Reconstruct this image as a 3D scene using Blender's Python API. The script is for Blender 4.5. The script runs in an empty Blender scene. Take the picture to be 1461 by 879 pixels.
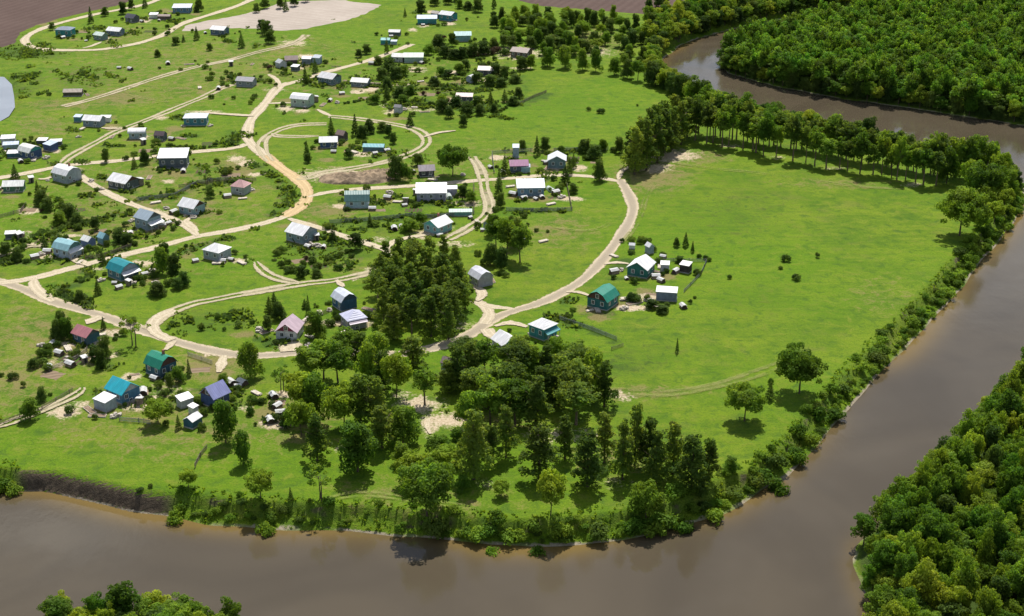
import bpy, math, random
import numpy as np
from mathutils import Vector, Matrix

random.seed(7); RNG = np.random.default_rng(11)
R = math.radians
scene = bpy.context.scene
COL = scene.collection

# ------------------------------------------------------------------ camera geometry
PW, PH, FPX, PITCH, CAMH = 1461.0, 879.0, 2100.0, R(23.0), 165.0
SP, CP = math.sin(PITCH), math.cos(PITCH)
WATER_Z = -4.0

def P(px, py, z=0.0):
    """photo position of a point known to lie at height z -> its place on the ground"""
    a, b = px - PW / 2, PH / 2 - py
    d = (a, FPX * CP + b * SP, -FPX * SP + b * CP)
    t = (z - CAMH) / d[2]
    return (d[0] * t, d[1] * t, z)

def PIX(x, y, z=0.0):
    dz = z - CAMH
    f = y * CP - dz * SP
    u = y * SP + dz * CP
    return PW / 2 + FPX * x / f, PH / 2 - FPX * u / f

def ppm(py):
    return FPX * math.sin(PITCH - math.atan((PH / 2 - py) / FPX)) / CAMH

# ------------------------------------------------------------------ mesh helpers
def np_mesh(name, V, F, mats=(), smooth=False, midx=None):
    """V (n,3) array, F (m,k) array of equal sized faces"""
    V = np.ascontiguousarray(V, dtype=np.float32); F = np.ascontiguousarray(F, dtype=np.int32)
    me = bpy.data.meshes.new(name)
    me.vertices.add(len(V)); me.vertices.foreach_set('co', V.ravel())
    k = F.shape[1]
    me.loops.add(F.size); me.loops.foreach_set('vertex_index', F.ravel())
    me.polygons.add(len(F)); me.polygons.foreach_set('loop_start', np.arange(0, F.size, k, dtype=np.int32))
    if smooth: me.polygons.foreach_set('use_smooth', np.ones(len(F), dtype=bool))
    for m in mats: me.materials.append(m)
    if midx is not None: me.polygons.foreach_set('material_index', np.asarray(midx, dtype=np.int32))
    me.update(calc_edges=True); me.validate()
    return me

class MB:
    """collects simple solids, then links them as one mesh object"""
    def __init__(s): s.v = []; s.f = []
    def poly(s, pts):
        i = len(s.v); s.v += [tuple(p) for p in pts]; s.f.append(list(range(i, i + len(pts)))); return s
    def box(s, x0, x1, y0, y1, z0, z1):
        i = len(s.v)
        s.v += [(x0,y0,z0),(x1,y0,z0),(x1,y1,z0),(x0,y1,z0),(x0,y0,z1),(x1,y0,z1),(x1,y1,z1),(x0,y1,z1)]
        s.f += [[i+a for a in q] for q in ((0,3,2,1),(4,5,6,7),(0,1,5,4),(1,2,6,5),(2,3,7,6),(3,0,4,7))]
        return s
    def prism(s, prof, x0, x1):
        """profile of (y,z) points extruded along x"""
        n = len(prof); i = len(s.v)
        s.v += [(x0, y, z) for y, z in prof] + [(x1, y, z) for y, z in prof]
        s.f.append([i + k for k in range(n)][::-1]); s.f.append([i + n + k for k in range(n)])
        for k in range(n):
            l = (k + 1) % n
            s.f.append([i + k, i + l, i + n + l, i + n + k])
        return s
    def tube(s, pts, rad, n=6, cap=True):
        base = len(s.v); pts = [Vector(p) for p in pts]
        for k, p in enumerate(pts):
            t = (pts[min(k + 1, len(pts) - 1)] - pts[max(k - 1, 0)]).normalized()
            a = t.orthogonal().normalized() if abs(t.z) < .99 else Vector((1, 0, 0)); a = (a - t * a.dot(t)).normalized(); b = t.cross(a)
            for j in range(n):
                w = 2 * math.pi * j / n
                s.v.append(tuple(p + (a * math.cos(w) + b * math.sin(w)) * rad[k]))
        for k in range(len(pts) - 1):
            for j in range(n):
                l = (j + 1) % n
                s.f.append([base + k*n + j, base + k*n + l, base + (k+1)*n + l, base + (k+1)*n + j])
        if cap: s.f.append([base + (len(pts)-1)*n + j for j in range(n)])
        return s
    def mesh(s, name, mat, smooth=False):
        me = bpy.data.meshes.new(name); me.from_pydata(s.v, [], s.f)
        if mat: me.materials.append(mat)
        if smooth: me.polygons.foreach_set('use_smooth', np.ones(len(me.polygons), dtype=bool))
        me.update(); return me
    def build(s, name, mat, parent=None, smooth=False):
        return link(name, s.mesh(name, mat, smooth), parent)

def link(name, data, parent=None):
    o = bpy.data.objects.new(name, data); COL.objects.link(o)
    if parent is not None: o.parent = parent
    return o
def tag(o, label=None, cat=None, group=None, kind=None):
    if label: o['label'] = label
    if cat: o['category'] = cat
    if group: o['group'] = group
    if kind: o['kind'] = kind
    return o

# ------------------------------------------------------------------ material helpers
class NT:
    def __init__(s, name):
        s.m = bpy.data.materials.new(name); s.m.use_nodes = True
        s.t = s.m.node_tree; s.n = s.t.nodes; s.n.clear()
        s.out = s.n.new('ShaderNodeOutputMaterial')
    def new(s, ty, **kw):
        n = s.n.new(ty)
        for k, v in kw.items(): setattr(n, k, v)
        return n
    def put(s, sock, v):
        if isinstance(v, bpy.types.NodeSocket): s.t.links.new(v, sock)
        elif isinstance(v, (tuple, list)) and len(v) == 3 and sock.type == 'RGBA': sock.default_value = (*v, 1)
        else: sock.default_value = v
    def pos(s): return s.new('ShaderNodeNewGeometry').outputs['Position']
    def noise(s, scale, detail=3, rough=.55, vec=None, dist=0):
        n = s.new('ShaderNodeTexNoise'); n.inputs['Scale'].default_value = scale; n.inputs['Detail'].default_value = detail
        n.inputs['Roughness'].default_value = rough; n.inputs['Distortion'].default_value = dist
        s.put(n.inputs['Vector'], vec if vec is not None else s.pos()); return n.outputs['Fac']
    def math(s, op, a, b=0.0, c=None):
        n = s.new('ShaderNodeMath', operation=op); s.put(n.inputs[0], a); s.put(n.inputs[1], b)
        if c is not None: s.put(n.inputs[2], c)
        return n.outputs[0]
    def rng(s, v, a, b, c=0.0, d=1.0, smooth=True):
        n = s.new('ShaderNodeMapRange'); n.interpolation_type = 'SMOOTHSTEP' if smooth else 'LINEAR'
        s.put(n.inputs['Value'], v)
        for k, x in zip(('From Min','From Max','To Min','To Max'), (a, b, c, d)): s.put(n.inputs[k], x)
        return n.outputs['Result']
    def mix(s, f, a, b, blend='MIX'):
        n = s.new('ShaderNodeMix', data_type='RGBA', blend_type=blend)
        s.put(n.inputs[0], f); s.put(n.inputs[6], a); s.put(n.inputs[7], b); return n.outputs[2]
    def attr(s, name): return s.new('ShaderNodeAttribute', attribute_name=name)
    def bump(s, h, strength=.5, dist=.1):
        n = s.new('ShaderNodeBump'); n.inputs['Strength'].default_value = strength; n.inputs['Distance'].default_value = dist
        s.put(n.inputs['Height'], h); return n.outputs['Normal']
    def hsv(s, col, h=.5, sat=1., v=1.):
        n = s.new('ShaderNodeHueSaturation'); s.put(n.inputs['Hue'], h); s.put(n.inputs['Saturation'], sat); s.put(n.inputs['Value'], v); s.put(n.inputs['Color'], col); return n.outputs[0]
    def bsdf(s, col, rough=.8, normal=None, metal=0., spec=.3, ior=None):
        n = s.new('ShaderNodeBsdfPrincipled'); s.put(n.inputs['Base Color'], col); s.put(n.inputs['Roughness'], rough)
        n.inputs['Metallic'].default_value = metal; n.inputs['Specular IOR Level'].default_value = spec
        if ior: n.inputs['IOR'].default_value = ior
        if normal is not None: s.put(n.inputs['Normal'], normal)
        return n.outputs[0]
    def done(s, sh): s.t.links.new(sh, s.out.inputs['Surface']); return s.m

def simple_mat(name, col, rough=.8, var=.25, scale=1.5, bump=0., metal=0., spec=.3):
    t = NT(name); n = t.noise(scale, 4)
    c = t.mix(t.rng(n, .3, .7), tuple(x * (1 - var) for x in col), tuple(min(1, x * (1 + var)) for x in col))
    nm = t.bump(t.noise(scale * 6, 3), .5, bump) if bump else None
    return t.done(t.bsdf(c, rough, nm, metal, spec))

def roof_mat(name, col, rough=.45):
    """painted corrugated sheet: ribs run down the slope (object y), faded and rust-streaked"""
    t = NT(name); tc = t.new('ShaderNodeTexCoord').outputs['Object']
    sep = t.new('ShaderNodeSeparateXYZ'); t.put(sep.inputs[0], tc)
    rib = t.math('SINE', t.math('MULTIPLY', sep.outputs[0], 2 * math.pi / .55))
    st = t.new('ShaderNodeMapping'); t.put(st.inputs[0], tc); st.inputs['Scale'].default_value = (1.6, .35, .35)
    streak = t.noise(1.0, 4, .6, st.outputs[0]); wide = t.noise(.35, 3, .5, tc)
    c = t.mix(t.rng(streak, .35, .75), tuple(x * .82 for x in col), tuple(min(.85, x * 1.12) for x in col))
    c = t.mix(t.rng(wide, .45, .72, 0, .5), c, tuple(x * .6 + .06 for x in col)); c = t.mix(t.rng(streak, .6, .8, 0, .35), c, (.24, .16, .11))
    seam = t.math('LESS_THAN', t.math('FRACT', t.math('MULTIPLY', sep.outputs[0], 1 / 1.1)), .06)
    c = t.mix(t.math('MULTIPLY', seam, .35), c, tuple(x * .55 for x in col))
    return t.done(t.bsdf(c, rough, t.bump(rib, .6, .03), 0., .4))

def wall_mat(name, col):
    """horizontal weatherboards with some grime"""
    t = NT(name); tc = t.new('ShaderNodeTexCoord').outputs['Object']
    sep = t.new('ShaderNodeSeparateXYZ'); t.put(sep.inputs[0], tc)
    fr = t.math('FRACT', t.math('MULTIPLY', sep.outputs[2], 1 / .28))
    n = t.noise(.9, 4, .6, tc); n2 = t.noise(.25, 3, .5, tc)
    c = t.mix(t.rng(n, .3, .7), tuple(x * .75 for x in col), tuple(min(.85, x * 1.12) for x in col))
    c = t.mix(t.rng(n2, .5, .8, 0, .5), c, (.16, .13, .10))
    c = t.mix(t.math('MULTIPLY', t.math('LESS_THAN', fr, .14), .5), c, tuple(x * .4 for x in col))
    return t.done(t.bsdf(c, .8, t.bump(fr, .4, .03)))

_mc = {}
def cached(fn, pre, col):
    k = (pre, col)
    if k not in _mc: _mc[k] = fn(pre, col)
    return _mc[k]
def RM(c): return cached(roof_mat, 'roof_sheet', c)
def WM(c): return cached(wall_mat, 'weatherboard', c)

def leaf_mat(name, col, trans, var=.35, huevar=.03, tfac=.36, hn=.06, solo=True):
    t = NT(name)
    g = t.new('ShaderNodeNewGeometry'); oi = t.new('ShaderNodeObjectInfo')
    isl = g.outputs['Random Per Island']
    big = t.noise(.11, 2)
    v = t.math('ADD', t.math('MULTIPLY', isl, var), 1 - var / 2)
    v = t.math('MULTIPLY', v, t.math('ADD', t.math('MULTIPLY', oi.outputs['Random'], .7), .68) if solo else t.rng(t.noise(.16, 1), .36, .64, .62, 1.45))
    v = t.math('MULTIPLY', v, t.rng(big, .3, .7, .78, 1.22))
    h = t.math('ADD', t.math('MULTIPLY', oi.outputs['Random'], -huevar), .5 + huevar * .25)
    h = t.math('ADD', h, t.math('MULTIPLY', t.math('SUBTRACT', t.noise(.13, 1), .5), hn))
    c1 = t.hsv(col, h, 1., v); c2 = t.hsv(trans, h, 1., v)
    d = t.bsdf(c1, .75, None, 0, .12)
    tr = t.new('ShaderNodeBsdfTranslucent'); t.put(tr.inputs[0], c2)
    mx = t.new('ShaderNodeMixShader'); mx.inputs[0].default_value = tfac
    t.t.links.new(d, mx.inputs[1]); t.t.links.new(tr.outputs[0], mx.inputs[2])
    return t.done(mx.outputs[0])

M = {}
M['leaf'] = leaf_mat('broad_leaves', (.098, .18, .024), (.24, .41, .018), tfac=.42)
M['leaf_bright'] = leaf_mat('bright_leaves', (.13, .22, .02), (.27, .42, .018))
M['leaf_dark'] = leaf_mat('dark_leaves', (.062, .112, .022), (.14, .235, .018))
M['needle'] = leaf_mat('olive_needles', (.085, .145, .028), (.25, .36, .028), tfac=.48)
M['leaf_forest'] = leaf_mat('forest_leaves', (.105, .20, .022), (.25, .44, .018), huevar=.07, var=.55, hn=.07, tfac=.42)
M['leaf_far'] = leaf_mat('far_wood_leaves', (.10, .185, .022), (.23, .40, .018), huevar=0., var=.6, hn=.10, solo=False)
M['leaf_bush'] = leaf_mat('bush_leaves', (.075, .135, .022), (.16, .26, .018))
M['leaf_bank'] = leaf_mat('willow_leaves', (.105, .20, .02), (.23, .38, .016))
M['leaf_brown'] = leaf_mat('brown_leaves', (.085, .06, .035), (.12, .08, .03))
M['grassblade'] = leaf_mat('grass_blades', (.10, .17, .02), (.19, .30, .02), tfac=.4)
M['bark'] = simple_mat('bark', (.10, .075, .055), .9, .4, 3, .05)
M['bark_pale'] = simple_mat('pale_bark', (.17, .125, .09), .9, .4, 3, .05)
M['wood'] = simple_mat('weathered_wood', (.22, .18, .14), .85, .35, 2, .02)
M['wood_pale'] = simple_mat('pale_boards', (.52, .46, .38), .8, .25, 2, .02)
M['log'] = simple_mat('split_logs', (.30, .23, .16), .85, .4, 4, .03)
M['white'] = simple_mat('white_paint', (.72, .72, .72), .6, .1, 2)
M['tarp'] = simple_mat('pale_tarp', (.50, .50, .49), .5, .15, 1.2, .03)
M['rubble'] = simple_mat('rubble', (.40, .36, .31), .95, .45, 1.3, .15)
M['brick'] = simple_mat('brick', (.30, .13, .09), .9, .3, 5, .02)
M['dark'] = simple_mat('dark_felt', (.035, .035, .04), .85, .3, 2, .02)
M['concrete'] = simple_mat('concrete', (.36, .35, .33), .9, .2, 2, .02)
M['door'] = simple_mat('door_paint', (.16, .10, .07), .6, .2, 2)
M['fence'] = simple_mat('grey_fence', (.25, .27, .26), .8, .25, 2)
M['soil'] = simple_mat('turned_soil', (.20, .14, .10), .95, .35, .6, .2)
t = NT('window_glass'); M['glass'] = t.done(t.bsdf((.02, .03, .04), .08, None, 0, .6))
M['greenhouse'] = simple_mat('greenhouse_film', (.55, .62, .57), .3, .12, 1)
# ------------------------------------------------------------------ where land and water lie
def WP(lst, z=WATER_Z): return [P(x, y, z)[:2] for x, y in lst]
bank_main = [(-500,705),(-150,702),(0,703),(60,702),(120,712),(180,727),(230,737),(300,750),(365,754),(430,757),(500,760),(560,767),
  (600,768),(640,772),(700,779),(760,781),(830,778),(880,772),(940,762),(985,748),(1030,733),(1070,712),(1100,695),(1125,680),
  (1150,655),(1170,632),(1195,602),(1217,577),(1250,542),(1300,490),(1345,442),(1390,388),(1420,352),(1448,318),(1459,295),(1461,270),
  (1452,248),(1435,236),(1400,230),(1350,224),(1300,219),(1250,213),(1200,206),(1150,197),(1100,188),(1050,174),(1020,160),(1000,149),
  (960,129),(944,116),(938,98),(950,80),(972,65),(1000,54),(1040,43),(1100,30),(1150,21),(1200,12),(1250,3),(1300,-8),(1400,-26),(1600,-55)]
bank_far = [(2600,205),(1700,192),(1461,179),(1400,171),(1340,161),(1280,152),(1220,144),(1160,134),(1100,122),(1060,112),(1036,104),
  (1029,96),(1034,86),(1056,74),(1100,62),(1150,51),(1200,40),(1260,28),(1320,16),(1400,1),(1500,-15),(1700,-38)]
bank_near = [(2600,275),(1900,300),(1650,360),(1520,450),(1470,520),(1432,568),(1396,612),(1352,655),(1318,690),(1292,724),(1250,748),
  (1222,776),(1216,806),(1224,838),(1238,866),(1258,905),(1180,1000),(900,1060),(600,1020),(420,930),(300,896),(180,890),(70,898),(-100,910),(-500,930)]
poly_main = WP(bank_main) + [(5000, 4000), (5000, 9000), (-6000, 9000), (-6000, P(-500,705,WATER_Z)[1])]
poly_far = WP(bank_far) + [(5000, 1300), (5000, P(2600,205,WATER_Z)[1])]
poly_near = WP(bank_near) + [(-3000, 200), (-3000, -1500), (4000, -1500), (4000, P(2600,275,WATER_Z)[1])]
pond_px = [(-60,108),(-20,110),(4,112),(14,122),(17,138),(18,152),(10,164),(-4,172),(-40,178),(-90,170),(-100,130)]
poly_pond = WP(pond_px, -.5)

def seg_dist(X, Y, poly, closed=True):
    best = np.full(X.shape, 1e9); n = len(poly)
    for i in range(n if closed else n - 1):
        ax, ay = poly[i]; bx, by = poly[(i + 1) % n]
        dx, dy = bx - ax, by - ay; L = dx*dx + dy*dy + 1e-9
        tt = np.clip(((X - ax) * dx + (Y - ay) * dy) / L, 0, 1)
        best = np.minimum(best, (X - ax - tt*dx)**2 + (Y - ay - tt*dy)**2)
    return np.sqrt(best)
def inside(X, Y, poly):
    r = np.zeros(X.shape, bool); n = len(poly)
    for i in range(n):
        ax, ay = poly[i]; bx, by = poly[(i + 1) % n]
        c = (ay > Y) != (by > Y)
        with np.errstate(divide='ignore', invalid='ignore'):
            xi = (bx - ax) * (Y - ay) / (by - ay + 1e-12) + ax
        r ^= c & (X < xi)
    return r
def signed(X, Y, poly):
    d = seg_dist(X, Y, poly); return np.where(inside(X, Y, poly), d, -d)
def sstep(a, b, x):
    tt = np.clip((x - a) / (b - a), 0, 1); return tt*tt*(3 - 2*tt)
_ph = RNG.uniform(0, 6.28, 24); _fr = RNG.uniform(.05, .45, 24); _an = RNG.uniform(0, 6.28, 24)
def wob(X, Y, s=1.):
    r = 0
    for a, f, p in zip(_an, _fr, _ph): r = r + np.sin((X*np.cos(a) + Y*np.sin(a)) * f * s + p)
    return r / 5.0

def SCARP(U, Vv):
    a = sstep(1165, 1200, U) * (1 - sstep(1425, 1445, U)) * sstep(310, 340, Vv) * (1 - sstep(590, 620, Vv))
    return np.maximum(a, sstep(485, 500, U) * (1 - sstep(565, 580, U)) * sstep(690, 700, Vv))
def height(X, Y):
    w = wob(X, Y)
    sm = signed(X, Y, poly_main) + .5 * w; sf = signed(X, Y, poly_far) + .6 * w; sn = signed(X, Y, poly_near) + .6 * w
    U, Vv = PIX(X, Y, -2.)
    cliff = sstep(10, 40, U) * (1 - sstep(228, 262, U)) * sstep(640, 660, Vv)
    W = (5.6 + 1.1 * w) * (1 - cliff) + 3.4 * cliff
    lo = -4.6 + 3.0 * np.clip(sm / np.maximum(W - 1.2, .5), -2, 1) ** 1.0 * .62
    lo = np.where(sm < 0, np.maximum(-7, -4.1 + sm * .5), -4.1 + 2.1 * np.clip(sm / np.maximum(W - 1.2, .5), 0, 1))
    up = (1 - cliff) * sstep(W - 2.6 + 1.3 * SCARP(U, Vv), W + .2, sm) + cliff * np.clip((sm - .3 + .25 * w) / 3.0, 0, 1)
    zm = lo * (1 - up) + 0 * up
    def other(s): return np.where(s < 0, np.maximum(-7, -4.1 + s * .5), -4.1 + 3.6 * sstep(0, 7, s))
    z = np.where(sm > -1e8, zm, 0)
    z = np.maximum(z, np.where(sf > sm, other(sf), -9)); z = np.maximum(z, np.where(sn > sm, other(sn), -9))
    sp = signed(X, Y, poly_pond)
    z = np.where(sp > -4, np.minimum(z, -1.2 + 1.2 * sstep(0.5, 4.0, -sp)), z)
    return z, sm, sf, sn, np.maximum(cliff, SCARP(U, Vv) * .12)

def lin(a, b, s): return np.arange(a, b + s * .5, s)
xs = np.concatenate([[-6000,-3500,-2000,-1200,-800,-560,-440,-380], lin(-345, 345, 1.6), [380,440,560,800,1200,2000,3500,5000]])
ys = np.concatenate([[-1500,-700,-300,-100,40,120,170,200], lin(222, 258, 1.5), lin(258.6, 302, .7), lin(303, 640, 1.5), lin(642, 900, 2.2), [930,980,1060,1200,1500,2000,3000,5000,8500]])
GX, GY = np.meshgrid(xs, ys)
GZ, SM, SF, SN, CL = height(GX, GY)
def ground_z(x, y):
    return float(height(np.array([x], float), np.array([y], float))[0][0])

# patches of ground that differ from plain meadow: (px, py, rx, ry, strength)
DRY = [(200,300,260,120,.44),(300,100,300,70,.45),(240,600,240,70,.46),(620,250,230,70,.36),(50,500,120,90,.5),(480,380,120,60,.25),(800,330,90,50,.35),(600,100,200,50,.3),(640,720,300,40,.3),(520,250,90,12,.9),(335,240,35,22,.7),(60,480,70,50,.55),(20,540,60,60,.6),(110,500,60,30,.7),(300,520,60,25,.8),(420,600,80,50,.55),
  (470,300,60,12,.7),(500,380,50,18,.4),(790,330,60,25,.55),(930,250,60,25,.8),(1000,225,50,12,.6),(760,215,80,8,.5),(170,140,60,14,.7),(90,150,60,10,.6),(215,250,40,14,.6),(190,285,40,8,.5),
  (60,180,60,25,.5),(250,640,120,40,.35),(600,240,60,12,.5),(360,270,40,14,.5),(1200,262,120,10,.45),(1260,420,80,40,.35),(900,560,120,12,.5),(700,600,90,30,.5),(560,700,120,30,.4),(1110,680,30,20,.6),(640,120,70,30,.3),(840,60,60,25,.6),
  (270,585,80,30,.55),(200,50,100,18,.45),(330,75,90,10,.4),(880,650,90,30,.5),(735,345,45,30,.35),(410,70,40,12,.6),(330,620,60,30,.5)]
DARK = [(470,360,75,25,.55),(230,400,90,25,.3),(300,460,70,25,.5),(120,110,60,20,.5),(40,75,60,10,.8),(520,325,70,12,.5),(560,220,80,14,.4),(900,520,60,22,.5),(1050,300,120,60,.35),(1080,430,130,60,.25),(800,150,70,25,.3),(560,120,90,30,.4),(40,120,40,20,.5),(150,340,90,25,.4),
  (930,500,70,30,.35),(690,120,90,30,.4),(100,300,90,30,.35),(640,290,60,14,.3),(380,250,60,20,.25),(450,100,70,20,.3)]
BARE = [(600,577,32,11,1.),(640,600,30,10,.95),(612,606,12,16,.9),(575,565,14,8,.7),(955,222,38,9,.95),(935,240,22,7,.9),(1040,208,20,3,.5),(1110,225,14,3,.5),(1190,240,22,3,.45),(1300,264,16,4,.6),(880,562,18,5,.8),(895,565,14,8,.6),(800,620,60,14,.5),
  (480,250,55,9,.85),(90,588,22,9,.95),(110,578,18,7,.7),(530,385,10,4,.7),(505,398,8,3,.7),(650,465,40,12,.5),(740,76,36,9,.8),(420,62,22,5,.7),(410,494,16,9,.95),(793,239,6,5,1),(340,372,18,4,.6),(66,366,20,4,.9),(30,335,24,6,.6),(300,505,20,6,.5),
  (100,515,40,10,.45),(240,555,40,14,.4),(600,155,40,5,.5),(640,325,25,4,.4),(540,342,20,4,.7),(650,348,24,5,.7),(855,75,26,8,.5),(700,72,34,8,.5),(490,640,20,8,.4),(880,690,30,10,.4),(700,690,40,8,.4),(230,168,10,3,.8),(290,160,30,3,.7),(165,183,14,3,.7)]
_r = random.Random(21)
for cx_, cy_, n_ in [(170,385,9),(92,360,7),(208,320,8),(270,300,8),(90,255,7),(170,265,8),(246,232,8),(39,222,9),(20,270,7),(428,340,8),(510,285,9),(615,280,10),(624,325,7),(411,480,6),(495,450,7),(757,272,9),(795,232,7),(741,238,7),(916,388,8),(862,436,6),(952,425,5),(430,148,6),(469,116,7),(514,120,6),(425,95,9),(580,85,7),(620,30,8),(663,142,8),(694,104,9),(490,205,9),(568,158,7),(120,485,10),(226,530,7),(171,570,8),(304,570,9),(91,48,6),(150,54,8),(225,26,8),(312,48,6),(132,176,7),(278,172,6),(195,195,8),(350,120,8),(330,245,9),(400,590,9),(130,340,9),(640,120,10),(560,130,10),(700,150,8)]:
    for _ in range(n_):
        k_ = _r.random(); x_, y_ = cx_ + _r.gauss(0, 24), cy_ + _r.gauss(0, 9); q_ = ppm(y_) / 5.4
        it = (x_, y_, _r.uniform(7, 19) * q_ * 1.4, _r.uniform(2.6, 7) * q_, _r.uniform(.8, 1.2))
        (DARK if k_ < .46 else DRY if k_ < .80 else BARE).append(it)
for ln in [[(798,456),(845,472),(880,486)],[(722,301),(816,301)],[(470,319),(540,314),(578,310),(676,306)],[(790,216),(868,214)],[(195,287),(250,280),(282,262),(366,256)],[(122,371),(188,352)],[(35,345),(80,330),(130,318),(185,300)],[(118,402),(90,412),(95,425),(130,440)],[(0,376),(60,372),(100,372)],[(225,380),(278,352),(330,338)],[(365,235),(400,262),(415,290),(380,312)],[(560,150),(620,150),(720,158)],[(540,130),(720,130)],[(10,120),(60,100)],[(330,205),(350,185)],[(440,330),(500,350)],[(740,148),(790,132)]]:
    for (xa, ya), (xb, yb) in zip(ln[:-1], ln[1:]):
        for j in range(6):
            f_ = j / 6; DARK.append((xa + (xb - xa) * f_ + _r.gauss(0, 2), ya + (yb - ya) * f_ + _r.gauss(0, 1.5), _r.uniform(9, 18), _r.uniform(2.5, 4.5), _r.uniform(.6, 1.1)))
def patch(lst, U, V):
    r = np.zeros(U.shape)
    for cx, cy, rx, ry, s in lst:
        q = ((U - cx) / rx)**2 + ((V - cy) / ry)**2
        r = np.maximum(r, s * np.exp(-q * .8))
    return r
U0, V0 = PIX(GX, GY, 0.)
ok = (GY > 150)
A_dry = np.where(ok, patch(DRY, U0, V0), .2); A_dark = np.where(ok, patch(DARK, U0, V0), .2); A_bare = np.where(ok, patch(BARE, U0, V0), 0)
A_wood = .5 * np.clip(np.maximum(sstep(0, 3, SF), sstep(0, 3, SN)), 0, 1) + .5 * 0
ny, nx = GX.shape
idx = np.arange(nx * ny).reshape(ny, nx)
Fq = np.stack([idx[:-1,:-1], idx[:-1,1:], idx[1:,1:], idx[1:,:-1]], -1).reshape(-1, 4)

_a, _b = P(1195, 602), P(1420, 352)
STREAK = math.atan2(_b[1] - _a[1], _b[0] - _a[0])
def grass_nodes(t):
    """meadow colour, shared by the ground and the edges of the tracks"""
    p = t.pos()
    ms = t.new('ShaderNodeMapping'); t.put(ms.inputs[0], p); ms.vector_type = 'POINT'; ms.inputs['Rotation'].default_value = (0, 0, -STREAK); ms.inputs['Scale'].default_value = (.035, .42, 1)
    nst = t.noise(1., 4, .6, ms.outputs[0], dist=.3)
    n0 = t.noise(.013, 2, .5); n1 = t.noise(.05, 4, .6); n2 = t.noise(.28, 4, .65, dist=.6); n3 = t.noise(1.5, 3, .65)
    c = t.mix(t.rng(n1, .32, .68), (.088, .165, .009), (.155, .225, .013))
    nm = t.noise(.11, 3, .6, dist=.4)
    c = t.mix(t.rng(nm, .52, .72, 0, .5), c, (.145, .155, .035))
    c = t.mix(t.rng(nm, .46, .3, 0, .55), c, (.05, .115, .01))
    c = t.mix(t.rng(n0, .38, .66, 0, .75), c, (.102, .20, .006))
    c = t.mix(t.rng(nst, .52, .72, 0, .45), c, (.17, .225, .02)); c = t.mix(t.rng(nst, .47, .3, 0, .4), c, (.06, .13, .008))
    c = t.mix(t.rng(n2, .5, .74, 0, .7), c, (.18, .215, .025))
    c = t.mix(t.rng(n2, .5, .28, 0, .75), c, (.055, .115, .014))
    c = t.mix(t.rng(n3, .52, .3, 0, .55), c, (.048, .098, .012))
    c = t.mix(t.rng(n3, .6, .8, 0, .4), c, (.17, .215, .04))
    return c, n1, n2, n3

t = NT('meadow')
c, n1, n2, n3 = grass_nodes(t)
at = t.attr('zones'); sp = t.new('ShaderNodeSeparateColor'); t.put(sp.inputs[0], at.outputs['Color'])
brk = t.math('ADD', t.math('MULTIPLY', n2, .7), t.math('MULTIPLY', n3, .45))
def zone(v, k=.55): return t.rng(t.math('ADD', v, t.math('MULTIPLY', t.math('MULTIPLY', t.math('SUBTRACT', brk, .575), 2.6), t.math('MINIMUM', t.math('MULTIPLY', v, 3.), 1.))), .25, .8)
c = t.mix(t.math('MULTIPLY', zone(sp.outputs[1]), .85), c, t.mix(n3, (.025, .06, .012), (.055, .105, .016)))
c = t.mix(t.math('MULTIPLY', zone(sp.outputs[0]), .8), c, t.mix(n3, (.175, .13, .06), (.25, .21, .09)))
c = t.mix(zone(sp.outputs[2]), c, t.mix(t.rng(n3, .3, .7), (.40, .31, .20), (.58, .49, .36)))
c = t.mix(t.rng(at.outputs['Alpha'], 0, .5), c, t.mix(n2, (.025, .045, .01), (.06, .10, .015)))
ge = t.new('ShaderNodeNewGeometry'); s1 = t.new('ShaderNodeSeparateXYZ'); t.put(s1.inputs[0], ge.outputs['True Normal'])
s2 = t.new('ShaderNodeSeparateXYZ'); t.put(s2.inputs[0], ge.outputs['Position'])
steep = t.rng(t.math('ADD', s1.outputs[2], t.math('MULTIPLY', t.math('SUBTRACT', n3, .5), .35)), .88, .70)
soilmask = t.math('MAXIMUM', t.attr('cliff').outputs['Fac'], t.rng(t.noise(.16, 3), .56, .66, .12, .8))
c = t.mix(t.math('MULTIPLY', steep, soilmask), c, t.mix(t.rng(t.math('ADD', t.math('MULTIPLY', n2, .65), t.math('MULTIPLY', n3, .35)), .35, .65), (.065, .05, .036), (.135, .105, .072)))
low = t.rng(t.math('ADD', s2.outputs[2], t.math('MULTIPLY', t.math('SUBTRACT', n2, .5), 1.2)), -3.6, -3.85)
c = t.mix(t.math('MULTIPLY', low, t.math('MULTIPLY', t.rng(t.noise(.12, 3), .35, .55), t.rng(at.outputs['Alpha'], .3, .05))), c, t.mix(n3, (.22, .18, .12), (.40, .35, .27)))
wet = t.rng(s2.outputs[2], -3.95, -4.15)
c = t.mix(wet, c, (.11, .085, .045))
M['meadow'] = t.done(t.bsdf(c, .95, t.bump(t.math('ADD', t.math('MULTIPLY', n2, 1.2), t.math('MULTIPLY', t.noise(2.6, 3, .7), .9)), .8, .5), 0, .12))
me = np_mesh('ground', np.stack([GX, GY, GZ], -1).reshape(-1, 3), Fq, [M['meadow']], smooth=True)
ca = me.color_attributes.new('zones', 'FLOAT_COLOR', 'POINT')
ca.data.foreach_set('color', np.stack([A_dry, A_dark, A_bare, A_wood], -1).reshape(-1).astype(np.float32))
fa = me.attributes.new('cliff', 'FLOAT', 'POINT'); fa.data.foreach_set('value', CL.reshape(-1).astype(np.float32))
tag(link('ground', me), kind='structure')

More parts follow.
